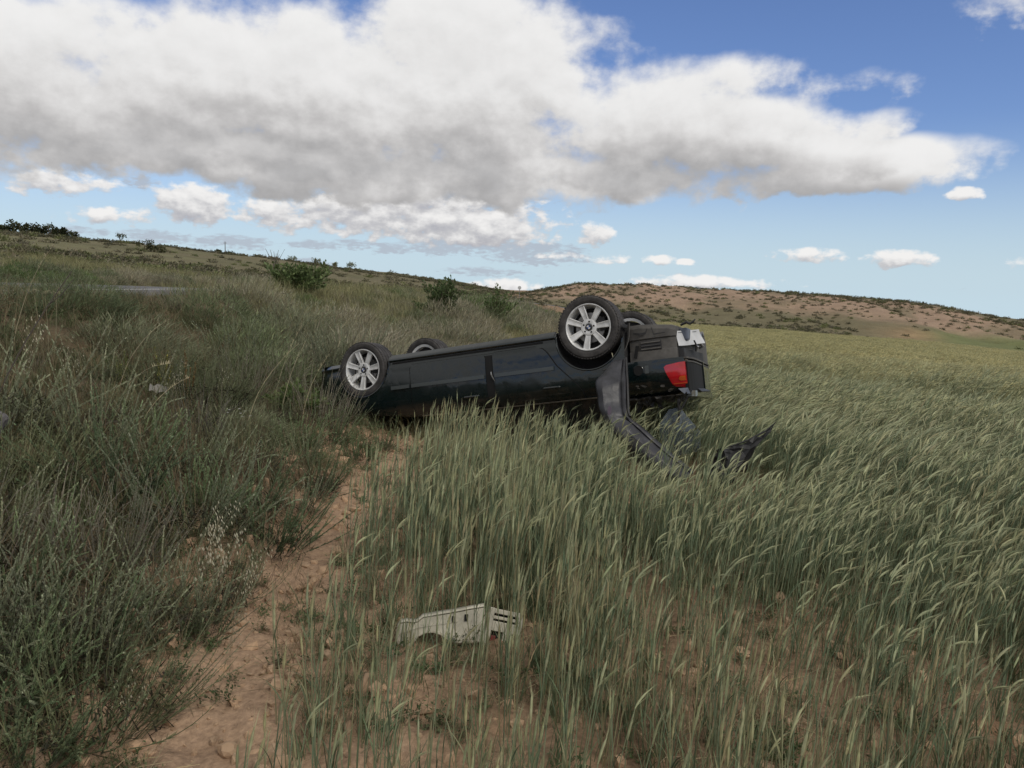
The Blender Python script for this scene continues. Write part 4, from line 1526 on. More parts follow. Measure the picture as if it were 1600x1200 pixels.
def part(mb, name, mats, parent=None, smooth=False, sharp=35, loc=(0, 0, 0)):
    mats = mats if isinstance(mats, (list, tuple)) else [mats]
    o = mb.obj(name, mats, None, smooth)
    if smooth:
        o.data.set_sharp_from_angle(angle=R(sharp))
    if parent is None:
        o.parent = CAR
        o.location = Vector(loc) - BASE
    else:
        o.parent = parent
        o.location = loc
    return o


_pz = [0.10, 0.165, 0.19, 0.225, 0.238, 0.252, 0.285, 0.31, 0.42, 0.52, 0.60, 0.70, 0.765, 0.785, 0.84, 0.88, 0.92]
_pw = [0.74, 0.765, 0.795, 0.834, 0.836, 0.820, 0.824, 0.840, 0.855, 0.864, 0.867, 0.866, 0.860, 0.850, 0.825, 0.79, 0.72]
_wx = [-1.05, -0.85, -0.6, -0.3, 0.3, 2.0, 2.6, 3.0, 3.3, 3.5]
_ww = [0.90, 0.945, 0.975, 0.995, 1.0, 1.0, 0.99, 0.965, 0.90, 0.78]


def yside(x, z):
    return float(np.interp(z, _pz, _pw) * np.interp(x, _wx, _ww))


def crush(p, lift=0.012):
    """sheet metal stops at the ground it was pressed against"""
    w = CAR_M @ Vector(p)
    g = H2(w.x, w.y) + lift
    if w.z < g:
        w.z = g + 0.1 * (w.z - g) * 0.0
        return CAR_I @ w
    return Vector(p)


PLATE = [(1.55, 7.432, 1.287), (1.842, 7.735, 1.293), (1.889, 7.658, 1.159), (1.578, 7.355, 1.152)]


def build_car():
    # --- shell: lofted tub, wheel arches and the bare tail corner cut out of it
    xs = list(np.linspace(-0.94, 3.42, 64))
    ring_n = None
    vs, fs = [], []
    for x in xs:
        deck = np.interp(x, [-1, -0.3, -0.2, 1.95, 2.05, 2.9, 3.25, 3.42], [0.945, 0.955, 0.885, 0.885, 0.90, 0.80, 0.70, 0.60])
        zs = [0.185] + [z for z in _pz[2:] if z < 0.91]
        half = [(0.0, 0.185), (0.45, 0.185), (0.72, 0.185)]
        for z in zs:
            zz = min(z, deck - 0.03 * (0.9 - z) - 0.012)
            half.append((yside(x, z), zz))
        half.append((0.62 * np.interp(x, _wx, _ww), deck))
        half.append((0.0, deck + 0.015))
        full = half + [(-a, b) for a, b in reversed(half[1:-1])]
        ring_n = len(full)
        for a, b in full:
            xx = x
            if x < -0.6:                     # the tail rounds in at its corners and is pushed in on the far side
                q = (-0.6 - x) / 0.34
                xx = x + q * (0.05 * (abs(a) / 0.83) ** 6 + 0.11 * max(0.0, (a + 0.8) / 1.6))
            vs.append(crush((xx, a, b)))
    n = ring_n
    for i in range(len(xs) - 1):
        for k in range(n):
            fs.append((i * n + k, (i + 1) * n + k, (i + 1) * n + (k + 1) % n, i * n + (k + 1) % n))
    fs.append(tuple(range(n)))
    fs.append(tuple(reversed(range((len(xs) - 1) * n, len(xs) * n))))
    mb = MB(); mb.add(vs, fs)
    shell = mb.obj('body', [PAINT, LINER, UNDER], None, True)
    bm = bmesh.new(); bm.from_mesh(shell.data)
    bmesh.ops.remove_doubles(bm, verts=bm.verts, dist=1e-5)
    bmesh.ops.recalc_face_normals(bm, faces=bm.faces)
    bm.to_mesh(shell.data); bm.free()
    cut = bmesh.new()
    for ax in (0.0, 2.725):
        for sy in (-1, 1):
            mt = Matrix.Translation((ax, sy * 0.80, 0.25)) @ Matrix.Rotation(math.pi / 2, 4, 'X')
            bmesh.ops.create_cone(cut, cap_ends=True, segments=48, radius1=0.352, radius2=0.352, depth=0.62, matrix=mt)
    cm = bpy.data.meshes.new('arch_cut'); cut.to_mesh(cm); cut.free()
    co = bpy.data.objects.new('arch_cut', cm); col.objects.link(co)
    cut2 = bmesh.new()
    bmesh.ops.create_cube(cut2, size=1.0, matrix=Matrix.Translation((-0.80, 0, 0.29)) @ Matrix.Diagonal((0.90, 2.4, 0.575, 1)))
    cm2 = bpy.data.meshes.new('tail_cut'); cut2.to_mesh(cm2); cut2.free()
    co2 = bpy.data.objects.new('tail_cut', cm2); col.objects.link(co2)
    for c_ in (co, co2):
        md = shell.modifiers.new('cut', 'BOOLEAN'); md.operation = 'DIFFERENCE'; md.object = c_; md.solver = 'EXACT'
    dg = bpy.context.evaluated_depsgraph_get()
    me = bpy.data.meshes.new_from_object(shell.evaluated_get(dg))
    shell.modifiers.clear()
    shell.data = me
    for c_ in (co, co2):
        bpy.data.objects.remove(c_)
    for p in me.polygons:
        c = p.center
        p.material_index = 0
        for ax in (0.0, 2.725):
            if math.hypot(c.x - ax, c.z - 0.25) < 0.356 and abs(c.y) < 0.835 and abs(c.y) > 0.45 and not abs(p.normal.y) > 0.9:
                p.material_index = 1
            if math.hypot(c.x - ax, c.z - 0.25) < 0.34 and abs(c.y) < 0.55 and abs(c.y) > 0.4 and abs(p.normal.y) > 0.9:
                p.material_index = 1
        if p.normal.z < -0.9 and c.z < 0.2: p.material_index = 2
        if c.x < -0.34 and c.x > -0.36 and abs(p.normal.x) > 0.9: p.material_index = 1
        if p.normal.z < -0.9 and 0.5 < c.z < 0.6: p.material_index = 2
        p.use_smooth = True
    me.set_sharp_from_angle(angle=R(28))
    shell.parent = CAR
    shell.location = -BASE

    # --- arch lips
    for ax in (0.0, 2.725):
        for sy in (-1, 1):
            mb = MB()
            pts = []
            for i in range(29):
                a = R(-8) + R(196) * i / 28
                x, z = ax + 0.353 * math.cos(a), 0.25 + 0.353 * math.sin(a)
                if ax == 0.0 and x < -0.345 and z < 0.575: continue
                pts.append((x, sy * (yside(x, z) - 0.003), z))
            mb.tube(pts, [0.010] * len(pts), 6)
            part(mb, 'arch_lip', PAINT, None, True)

    def patch(x0f, x1f, z0, z1, off, thick, nx=10, nz=14, sy=-1, rc=None):
        """a panel lying on the body side, proud by off, with a folded edge"""
        mb = MB()
        g = []
        for j in range(nz + 1):
            z = z0 + (z1 - z0) * j / nz
            a, b = x0f(z), x1f(z)
            row = []
            for i in range(nx + 1):
                x = a + (b - a) * i / nx
                row.append((x, z))
            g.append(row)
        vo = [(x, sy * (yside(x, z) + off), z) for r_ in g for x, z in r_]
        vi = [(x, sy * (yside(x, z) + off - thick), z) for r_ in g for x, z in r_]
        W = nx + 1
        fs = []
        for j in range(nz):
            for i in range(nx):
                q = (j * W + i, j * W + i + 1, (j + 1) * W + i + 1, (j + 1) * W + i)
                fs.append(q if sy > 0 else q[::-1])
        b0 = len(vo)
        border = [i for i in range(W)] + [j * W + nx for j in range(1, nz + 1)] + [nz * W + i for i in range(nx - 1, -1, -1)] + [j * W for j in range(nz - 1, 0, -1)]
        for a, b in zip(border, border[1:] + border[:1]):
            q = (a, b, b + b0, a + b0)
            fs.append(q[::-1] if sy > 0 else q)
        mb.add(vo + vi, fs)
        for v in range(len(mb.v)):
            mb.v[v] = tuple(crush(mb.v[v]))
        return mb

    lin = lambda pts: (lambda z: float(np.interp(z, [p[0] for p in pts], [p[1] for p in pts])))
    for sy in (-1, 1):
        fd = part(patch(lin([(0.31, 1.17), (0.33, 1.155), (0.86, 1.15)]), lin([(0.31, 2.06), (0.335, 2.085), (0.86, 2.06)]), 0.312, 0.865, 0.009, 0.016, sy=sy), 'front_door', PAINT, None, True)
        rd = part(patch(lin([(0.30, 0.60), (0.315, 0.53), (0.34, 0.49), (0.38, 0.45), (0.52, 0.36), (0.75, 0.14), (0.80, 0.11), (0.865, 0.10)]),
                        lin([(0.30, 1.06), (0.32, 1.07), (0.60, 1.06), (0.865, 1.025)]), 0.303, 0.865, 0.009, 0.016, nz=18, sy=sy), 'rear_door', PAINT, None, True)
        # rubbing strips in three lengths
        for (a, b, par, nm) in ((0.385, 1.045, rd, 'rubbing_strip'), (1.165, 2.065, fd, 'rubbing_strip'), (2.095, 2.33, None, 'rubbing_strip')):
            mb = patch(lambda z, a=a: a, lambda z, b=b: b, 0.523, 0.562, 0.024, 0.016, nx=8, nz=3, sy=sy)
            part(mb, nm, MOULD, par, True)
        for dr, hx in ((fd, 1.25), (rd, 0.34)):
            mb = MB()
            mb.tube([(hx, sy * (yside(hx, .735) + .008), .735), (hx + .02, sy * (yside(hx, .735) + .034), .737), (hx + .16, sy * (yside(hx, .735) + .034), .737), (hx + .18, sy * (yside(hx, .735) + .008), .735)],
                    [0.010, 0.013, 0.013, 0.010], 6, caps=True)
            part(mb, 'door_handle', PAINT, dr, True)
        # belt trim under the windows
        mb = patch(lambda z: -0.02, lambda z: 2.0, 0.872, 0.886, 0.012, 0.01, nx=20, nz=2, sy=sy)
        part(mb, 'window_trim', CHROME, None, True)
        mb = patch(lambda z: 0.50, lambda z: 2.33, 0.256, 0.276, 0.0015, 0.02, nx=20, nz=2, sy=sy)
        part(mb, 'sill_crease_shade', HOLE, None, True)  # black strip painted as the shade of the crease above the skirt
        # sill skirt
        mb = patch(lambda z: 0.37 + 0.25 * max(0, 0.30 - z) * 0, lambda z: 2.36, 0.168, 0.246, 0.008, 0.03, nx=24, nz=6, sy=sy)
        part(mb, 'sill_skirt', PAINT, None, True)
    # the gap at the near B-post: black sheet painted as the shade in it
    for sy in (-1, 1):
        part(patch(lin([(0.30, 1.055), (0.86, 1.02)]), lin([(0.30, 1.165), (0.86, 1.16)]), 0.304, 0.862, 0.002, 0.02, nx=3, nz=10, sy=sy), 'post_gap_shade', HOLE, None, True)
        part(patch(lin([(0.29, 0.60), (0.305, 0.515), (0.34, 0.475), (0.38, 0.437), (0.52, 0.347), (0.75, 0.127), (0.80, 0.096), (0.865, 0.088)]), lambda z: 1.06, 0.292, 0.865, 0.0015, 0.02, nz=18, sy=sy), 'door_gap_shade', HOLE, None, True)  # dark sheet showing round the rear door as the shade of its gap
        part(patch(lambda z: 1.16, lin([(0.30, 2.07), (0.335, 2.097), (0.86, 2.072)]), 0.301, 0.865, 0.0015, 0.02, nz=12, sy=sy), 'door_gap_shade', HOLE, None, True)  # same painted gap shade for the front door
    mb = MB()
    mb.ribbon([(1.083, -0.884, 0.50), (1.078, -0.890, 0.53), (1.060, -0.886, 0.575), (1.048, -0.880, 0.60)], [0.006, 0.007, 0.006, 0.003], (1, 0, 0.2))
    part(mb, 'bent_trim', CHROME)  # bright strip added in place of a highlight by the door gap

    # --- cabin: windows and crushed roof
    mb = MB()
    cab = [(-0.32, 0.885, 0.74), (0.30, 1.395, 0.56), (1.15, 1.41, 0.57), (1.95, 0.895, 0.72)]
    vs = []
    nx = 24
    xs_ = np.linspace(-0.32, 1.98, nx)
    top = lambda x: float(np.interp(x, [-0.32, 0.05, 0.35, 1.05, 1.4, 1.98], [0.89, 1.22, 1.38, 1.40, 1.27, 0.90]))
    sec = []
    for x in xs_:
        t = top(x)
        ring = []
        for f, yy in ((0, 0.765), (0.35, 0.71), (0.75, 0.64), (0.93, 0.59), (1.0, 0.50), (1.02, 0.0)):
            ring.append((x, yy, 0.875 + (t - 0.875) * f))
        ring = ring + [(x, -y, z) for x, y, z in reversed(ring[:-1])]
        sec.append([crush(p) for p in ring])
    m_ = len(sec[0])
    for s_ in sec: vs += s_
    fs = [(i * m_ + k, i * m_ + k + 1, (i + 1) * m_ + k + 1, (i + 1) * m_ + k) for i in range(nx - 1) for k in range(m_ - 1)]
    fs += [tuple(range(m_)), tuple(reversed(range((nx - 1) * m_, nx * m_)))]
    mb.add(vs, fs)
    roof = part(mb, 'roof', [PAINT, GLASSD], None, True)
    for p in roof.data.polygons:
        c = p.center
        if (abs(c.y) > 0.6 and 0.9 < c.z) and not (0.98 < c.x < 1.12):
            p.material_index = 1
        if c.x > 1.2 and abs(c.y) < 0.6: p.material_index = 1
        if c.x < 0.2 and abs(c.y) < 0.6 and c.z > 0.9: p.material_index = 1

    # --- wheels
    down = (CAR_R.transposed() @ Vector((0, 0, -1)))
    ang0 = math.atan2(down.z, down.x)

    def wheel(ax, y, z, sy, phase, steer=0.0):
        """hub at y, outer face towards sy"""
        r = empty('wheel')
        r.parent = CAR
        r.location = Vector((ax, y, z)) - BASE
        r.rotation_euler = (0, 0, steer + (0 if sy < 0 else math.pi))
        t = MB()
        half = [(0.234, -0.088), (0.238, -0.100), (0.247, -0.108), (0.268, -0.1145), (0.276, -0.1135), (0.280, -0.1145), (0.296, -0.112), (0.309, -0.101), (0.3155, -0.088),
                (0.3175, -0.075), (0.3185, -0.058), (0.311, -0.056), (0.311, -0.048), (0.3190, -0.046), (0.3195, -0.006), (0.312, -0.004)]
        prof = half + [(a, -b) for a, b in reversed(half)]
        t.lathe(prof, 64)
        # shoulder blocks
        for k in range(64):
            a = 2 * math.pi * k / 64
            for s2 in (-1, 1):
                rt = Matrix.Rotation(-a, 3, 'Y')
                t.box(rt @ Vector((0.3135, s2 * 0.093, 0)), (0.010, 0.022, 0.020), rot=rt)
        ty = part(t, 'tyre', TYRE, r, True, 30)
        m = MB()
        m.lathe([(0.2365, -0.098), (0.234, -0.106), (0.228, -0.1065), (0.2215, -0.102), (0.217, -0.090), (0.212, -0.06), (0.206, -0.02), (0.204, 0.09), (0.236, 0.098)], 64)
        for k in range(7):
            a = ang0 + phase + 2 * math.pi * k / 7
            d = Vector((math.cos(a), 0, math.sin(a))); w = Vector((-math.sin(a), 0, math.cos(a)))
            st = [(0.050, 0.024, -0.076), (0.085, 0.026, -0.080), (0.13, 0.029, -0.087), (0.18, 0.0325, -0.0935), (0.226, 0.035, -0.099)]
            sv, sf = [], []
            for (rr, hw, y0) in st:
                for (u, dy) in ((-1, 0.020), (-0.97, 0.004), (-0.80, 0.0), (-0.55, 0.0035), (0.55, 0.0035), (0.80, 0.0), (0.97, 0.004), (1, 0.020), (0.8, 0.034), (-0.8, 0.034)):
                    sv.append(d * rr + w * (u * hw) + Vector((0, y0 + dy, 0)))
            nn = 10
            for i in range(len(st) - 1):
                for q in range(nn):
                    sf.append((i * nn + q, i * nn + (q + 1) % nn, (i + 1) * nn + (q + 1) % nn, (i + 1) * nn + q))
            sf += [tuple(range(nn)), tuple(reversed(range((len(st) - 1) * nn, len(st) * nn)))]
            m.add(sv, sf)
        m.lathe([(0.0, -0.070), (0.040, -0.070), (0.042, -0.080), (0.068, -0.084), (0.082, -0.079), (0.084, -0.05), (0.0, -0.045)], 40)
        rim = part(m, 'rim', ALLOY, r, True, 32)
        for k in range(5):
            a = ang0 + phase + 0.62 + 2 * math.pi * k / 5
            h = MB()
            h.lathe([(0.0, -0.0835), (0.0095, -0.0835), (0.0105, -0.07)], 12)
            part(h, 'bolt_hole', HOLE, r, False, loc=(0.0565 * math.cos(a), 0, 0.0565 * math.sin(a)))
        c = MB()
        c.lathe([(0.0, -0.086), (0.030, -0.086), (0.034, -0.083), (0.035, -0.075)], 32)
        part(c, 'centre_cap', BLACKP, r, True)
        e = MB()
        for q in range(4):
            a0 = ang0 + phase + math.pi / 2 * q
            pts = [Vector((0, -0.0874, 0))] + [Vector((0.0195 * math.cos(a0 + math.pi / 2 * i / 6), -0.0874, 0.0195 * math.sin(a0 + math.pi / 2 * i / 6))) for i in range(7)]
            e.add(pts, [tuple(range(8))], m=q % 2)
        part(e, 'emblem', [WHITEP, BLUEP], r)
        b = MB()
        b.lathe([(0.075, -0.030), (0.150, -0.030), (0.152, -0.010), (0.075, -0.010)], 48, close=True)
        part(b, 'brake_disc', STEEL, r, True)
        b = MB()
        rt = Matrix.Rotation(-(ang0 + 1.9), 3, 'Y')
        b.box(rt @ Vector((0.135, -0.02, 0)), (0.07, 0.075, 0.13), rot=rt)
        part(b, 'brake_caliper', UNDER, r)
        b = MB()
        b.lathe([(0.0, 0.03), (0.198, 0.035), (0.2, 0.02)], 40)
        part(b, 'back_plate', LINER, r, True)
        return r
    wheel(0.0, -0.732, ZR, -1, 0.0)
    wheel(2.725, -0.732, ZF, -1, 0.05, 0.03)
    wheel(0.0, 0.70, ZR, 1, 0.3)
    wheel(2.77, 0.70, ZF - 0.165, 1, 0.2, 0.10)

    # --- underside: floor ribs, silencer, exhaust, axle arms
    mb = MB()
    mb.box((1.4, 0, 0.172), (2.1, 0.30, 0.05))
    for y in (-0.55, 0.55): mb.box((1.3, y, 0.176), (2.0, 0.09, 0.035))
    part(mb, 'floor_tunnel', UNDER)
    mb = MB()
    mb.tube([(-0.62, -0.25, 0.30), (-0.62, 0.35, 0.30)], [0.11, 0.11], 14, caps=True)
    mb.tube([(-0.5, 0.2, 0.26), (0.1, 0.12, 0.16), (1.0, 0.05, 0.15), (2.2, 0.0, 0.16)], [0.03] * 4, 10)
    mb.tube([(-0.65, 0.28, 0.30), (-0.90, 0.30, 0.27)], [0.03, 0.03], 10, caps=True)
    part(mb, 'exhaust', STEEL, None, True)
    for sy in (-1, 1):
        mb = MB()
        mb.tube([(0.45, sy * 0.45, 0.21), (0.0, sy * 0.62, ZR)], [0.035, 0.03], 8, caps=True)
        mb.tube([(0.0, sy * 0.1, 0.24), (0.0, sy * 0.62, ZR)], [0.03, 0.03], 8, caps=True)
        part(mb, 'rear_suspension_arm', UNDER, None, True)
        mb = MB()
        mb.tube([(2.6, sy * 0.35, 0.22), (2.725, sy * 0.62, ZF)], [0.03, 0.025], 8, caps=True)
        part(mb, 'front_suspension_arm', UNDER, None, True)

    # --- bare tail where the bumper was
    mb = MB()
    X = [-0.385, -0.50, -0.66, -0.78, -0.835]
    rings = []
    for i, x in enumerate(X):
        w = [0.770, 0.785, 0.782, 0.765, 0.735][i]
        zt = [0.205, 0.205, 0.225, 0.24, 0.26][i]
        rings.append([(x, -w + 0.12, zt), (x, -w + 0.03, zt + 0.01), (x, -w, zt + 0.05), (x, -w - 0.004, 0.36), (x, -w + 0.012, 0.372), (x, -w + 0.010, 0.47), (x, -w - 0.012, 0.485), (x, -w - 0.022, 0.575),
                      (x, w, 0.575), (x, w, zt + 0.05), (x, w - 0.05, zt)])
    vs = [p for r_ in rings for p in r_]
    n = len(rings[0])
    fs = [(i * n + k, i * n + (k + 1) % n, (i + 1) * n + (k + 1) % n, (i + 1) * n + k) for i in range(len(X) - 1) for k in range(n)]
    fs += [tuple(range(n)), tuple(reversed(range((len(X) - 1) * n, len(X) * n)))]
    mb.add(vs, fs)
    rv = part(mb, 'rear_valance', DUSTP, None, True, 25)
    # pressure vents and loose creases
    mb = MB(); mb.box((-0.60, -0.783, 0.432), (0.20, 0.016, 0.088)); vent = part(mb, 'vent', BLACKP, rv)
    for k in range(3):
        mb = MB(); mb.box((-0.60, -0.794, 0.402 + 0.031 * k), (0.19, 0.012, 0.013), rot=Matrix.Rotation(0.4, 3, 'X')); part(mb, 'vent_slat', DUSTP if k != 1 else BLACKP, rv)
    mb = MB()
    mb.ribbon([(-0.44, -0.800, 0.30), (-0.50, -0.806, 0.315), (-0.56, -0.800, 0.31), (-0.58, -0.802, 0.27)], [0.010, 0.012, 0.010, 0.008], (0, 0.1, 1))
    mb.ribbon([(-0.62, -0.800, 0.26), (-0.64, -0.804, 0.33), (-0.75, -0.795, 0.325)], [0.006, 0.007, 0.004], (0.3, 0, 1))
    part(mb, 'loose_seam', BLACKP, rv)
    mb = MB(); mb.box((-0.455, -0.803, 0.48), (0.03, 0.012, 0.12), rot=Matrix.Rotation(0.25, 3, 'Y')); part(mb, 'bumper_bracket_slot', HOLE, rv)
    # lip of the wheel-arch liner left behind
    mb = MB()
    pts = []
    for i in range(10):
        a = R(168) - R(62) * i / 9
        pts.append((0.395 * math.cos(a) + 0.004, -0.80 - 0.05 * i / 9, 0.25 + 0.385 * math.sin(a)))
    pts = [(-0.40, -0.79, 0.19)] + pts
    mb.ribbon(pts, [0.03, 0.035] + [0.035] * (len(pts) - 2), (0.55, 0.8, 0))
    o = part(mb, 'arch_liner_edge', DUSTP); md = o.modifiers.new('thickness', 'SOLIDIFY'); md.thickness = 0.006
    # impact bar across the tail
    mb = MB(); mb.box((-0.875, -0.22, 0.345), (0.085, 0.74, 0.13)); o = part(mb, 'impact_bar', BEAM); md = o.modifiers.new('edge', 'BEVEL'); md.width = 0.02; md.segments = 3
    for y in (-0.45, 0.05):
        mb = MB(); mb.tube([(-0.80, y, 0.34), (-0.87, y, 0.34)], [0.05, 0.05], 12, caps=True); part(mb, 'impact_damper', UNDER, None, True)
    mb = MB(); mb.box((-0.84, -0.25, 0.535), (0.10, 0.9, 0.10)); part(mb, 'tail_panel', UNDER)
    mb = MB(); mb.tube([(-0.86, -0.58, 0.25), (-0.92, -0.60, 0.235), (-0.955, -0.61, 0.255), (-0.985, -0.61, 0.24), (-1.005, -0.60, 0.215)], [0.012, 0.013, 0.012, 0.010, 0.006], 8, caps=True)
    part(mb, 'bent_bracket', BLACKP, None, True)
    # number plate, hanging by one corner
    A, B, C_, D = (CAR_I @ Vector(q) for q in PLATE)
    mb = MB()
    nu, nv = 16, 7
    nrm = (B - A).cross(D - A).normalized()
    vs = []
    for j in range(nv + 1):
        for i in range(nu + 1):
            u, v = i / nu, j / nv
            p = A.lerp(B, u).lerp(D.lerp(C_, u), v) + nrm * (0.006 * math.sin(3 * u + 1) + 0.006 * math.sin(5 * u * v))
            vs.append(p)
    W = nu + 1
    skip = {(8, 3), (8, 2)}
    fs = [(j * W + i, j * W + i + 1, (j + 1) * W + i + 1, (j + 1) * W + i) for j in range(nv) for i in range(nu) if (i, j) not in ((10, 6), (10, 5))]
    mb.add(vs, fs)
    pl = part(mb, 'number_plate', PALE)
    md = pl.modifiers.new('thickness', 'SOLIDIFY'); md.thickness = 0.004
    mb = MB()
    at = lambda u, v, h=-0.004: A.lerp(B, u).lerp(D.lerp(C_, u), v) + nrm * (0.006 * math.sin(3 * u + 1) + 0.006 * math.sin(5 * u * v)) + nrm * h
    for s_ in (-1, 1):
        for u0, u1, v0, v1 in ((0.10, 0.30, 0.10, 0.15), (0.32, 0.38, 0.10, 0.15), (0.48, 0.505, 0.16, 0.42), (0.70, 0.86, 0.12, 0.17)):
            mb.add([at(u0, v0, .0055 * s_), at(u1, v0, .0055 * s_), at(u1, v1, .0055 * s_), at(u0, v1, .0055 * s_)], [(0, 1, 2, 3)])
    part(mb, 'plate_marks', PLATEINK, pl)
    mb = MB()
    mb.tube([(-0.93, -0.40, 0.40), (-0.955, -0.38, 0.46), (-0.93, -0.34, 0.50)], [0.012, 0.02, 0.008], 6)
    mb.tube([(-0.97, -0.30, 0.41), (-0.99, -0.28, 0.455), (-0.95, -0.27, 0.47)], [0.010, 0.016, 0.012], 6)
    part(mb, 'broken_plate_holder', STEEL, None, True)

    # --- tail lamp, lamp hole and boot lid
    tl = lin([(0.625, -0.95), (0.66, -0.952), (0.87, -0.945)])
    fr = lin([(0.625, -0.86), (0.632, -0.78), (0.645, -0.725), (0.66, -0.715), (0.70, -0.725), (0.83, -0.775), (0.85, -0.80), (0.87, -0.90)])
    mb = patch(lambda z: -0.912, fr, 0.625, 0.868, 0.012, 0.03, nx=8, nz=14)
    # wrap its rear edge round the corner of the tail
    lamp = part(mb, 'tail_lamp', REDL, None, True)
    mb = patch(lambda z: -0.905, lin([(0.757, -0.862), (0.77, -0.845), (0.79, -0.842), (0.80, -0.856)]), 0.757, 0.80, 0.0145, 0.006, nx=4, nz=4)
    part(mb, 'indicator_lens', AMBER, lamp, True)
    mb = patch(lambda z: -0.91, lambda z: -0.785, 0.822, 0.828, 0.016, 0.006, nx=6, nz=1)
    part(mb, 'lens_seam', AMBER, lamp, True)
    mb = MB()
    fx = -0.945
    # lid frame round a black opening (from the near corner across the tail)
    def tailx(y): return -0.94 + 0.05 * (abs(y) / 0.83) ** 6 + 0.11 * max(0.0, (y + 0.8) / 1.6) - 0.008
    def bar(y0, y1, z0, z1, dx, name, mat, parent=None, n=8):
        m2 = MB()
        v_, f_ = [], []
        for i in range(n + 1):
            y = y0 + (y1 - y0) * i / n
            x = tailx(y)
            v_ += [(x - dx, y, z0), (x - dx, y, z1), (x + 0.02, y, z1), (x + 0.02, y, z0)]
        for i in range(n):
            for k_ in range(4):
                f_.append((i * 4 + k_, i * 4 + (k_ + 1) % 4, (i + 1) * 4 + (k_ + 1) % 4, (i + 1) * 4 + k_))
        f_ += [(0, 1, 2, 3), (n * 4 + 3, n * 4 + 2, n * 4 + 1, n * 4)]
        m2.add(v_, f_)
        return part(m2, name, mat, parent)
    lid = bar(-0.79, 0.72, 0.90, 0.955, 0.030, 'boot_lid', PAINT)
    bar(-0.80, 0.72, 0.578, 0.594, 0.022, 'lower_rim', DUSTP, lid)
    bar(-0.79, 0.70, 0.612, 0.626, 0.020, 'inner_rim', DUSTP, lid)
    bar(-0.785, 0.02, 0.63, 0.90, 0.014, 'lamp_hole', HOLE, lid)
    bar(0.02, 0.70, 0.63, 0.90, 0.020, 'lid_panel', PAINT, lid)
    bar(0.0, 0.03, 0.594, 0.90, 0.030, 'lid_edge', PAINT, lid, 2)
    mb = MB()
    mb.add([(tailx(-.55) - 0.025, -0.55, 0.885), (tailx(-.12) - 0.028, -0.12, 0.875), (tailx(-.1) - 0.085, -0.10, 0.905), (tailx(-.5) - 0.05, -0.50, 0.915)], [(0, 1, 2, 3)])
    o = part(mb, 'bent_lid_lip', BLACKP, lid); md = o.modifiers.new('thickness', 'SOLIDIFY'); md.thickness = 0.008
    mb = MB(); mb.add([(-0.915, -0.80, 0.872), (-0.83, -0.836, 0.872), (-0.88, -0.83, 0.925), (-0.93, -0.79, 0.93)], [(0, 1, 2, 3)])
    o = part(mb, 'torn_lamp_bracket', BEAM); md = o.modifiers.new('thickness', 'SOLIDIFY'); md.thickness = 0.006
    # fuel flap
    mb = MB()
    vs = []
    for i in range(24):
        a = 2 * math.pi * i / 24
        x, z = -0.47 + 0.045 * math.cos(a), 0.665 + 0.05 * math.sin(a)
        vs.append((x, -(yside(x, z) + 0.002), z))
    vs2 = [(x * 1.0, y + 0.012, z) for x, y, z in vs]
    mb.add(vs + vs2, [tuple(range(24))] + [(i, (i + 1) % 24, 24 + (i + 1) % 24, 24 + i) for i in range(24)])
    part(mb, 'fuel_flap', HOLE)
    mb = MB()
    pts = [(-0.47 + 0.049 * math.cos(a), -(yside(-0.47 + 0.049 * math.cos(a), 0.665 + 0.049 * math.sin(a)) + 0.002), 0.665 + 0.049 * math.sin(a)) for a in np.linspace(0, 6.283, 25)]
    mb.tube(pts, [0.0025] * 25, 5); part(mb, 'fuel_flap_rim', PAINT, None, True)
    mb = patch(lambda z: -0.57, lambda z: -0.535, 0.625, 0.70, 0.004, 0.006, nx=2, nz=3); part(mb, 'flap_catch', MOULD, None, True)
    # scuffs gouged into the quarter panel
    r2 = random.Random(5)
    for i in range(9):
        x, z = r2.uniform(-0.82, -0.40), r2.uniform(0.80, 0.90)
        mb = MB()
        l = r2.uniform(0.01, 0.035); a = r2.uniform(-0.8, 0.8)
        ps = []
        for q in range(6):
            an = q * math.pi / 3
            px_, pz_ = x + l * math.cos(an) * r2.uniform(0.6, 1.2), z + 0.4 * l * math.sin(an) + a * l * math.cos(an) * 0.5
            ps.append((px_, -(yside(px_, min(pz_, .92)) + 0.003), pz_))
        mb.add(ps, [tuple(range(6))])
        part(mb, 'scuff', STEEL if i % 2 else DUSTP)
    # crumpled metal hanging from the boot edge
    for (xa, xb, zz, dz, mat) in ((-0.30, -0.62, 0.92, 0.16, BLACKP), (-0.58, -0.90, 0.925, 0.075, DUSTP), (-0.34, -0.52, 0.93, 0.09, DUSTP)):
        mb = MB(); g = []
        nx2, nz2 = 9, 4
        for j in range(nz2 + 1):
            for i in range(nx2 + 1):
                x = xa + (xb - xa) * i / nx2
                z = zz + dz * j / nz2 * (0.6 + 0.4 * math.sin(i * 1.9 + xa * 9))
                g.append((x + r2.uniform(-.015, .015), -0.74 + 0.12 * j / nz2 + r2.uniform(-.03, .03), z))
        W = nx2 + 1
        mb.add(g, [(j * W + i, j * W + i + 1, (j + 1) * W + i + 1, (j + 1) * W + i) for j in range(nz2) for i in range(nx2)])
        o = part(mb, 'crumpled_panel', mat); md = o.modifiers.new('thickness', 'SOLIDIFY'); md.thickness = 0.004

    def wpart(mb, name, mat, thick=None, smooth=True):
        """a piece given in world coordinates that still hangs on the car"""
        mb.v = [tuple(CAR_I @ Vector(p)) for p in mb.v]
        o = part(mb, name, mat, None, smooth, 40)
        if thick:
            md = o.modifiers.new('thickness', 'SOLIDIFY'); md.thickness = thick; md.offset = 0
        return o
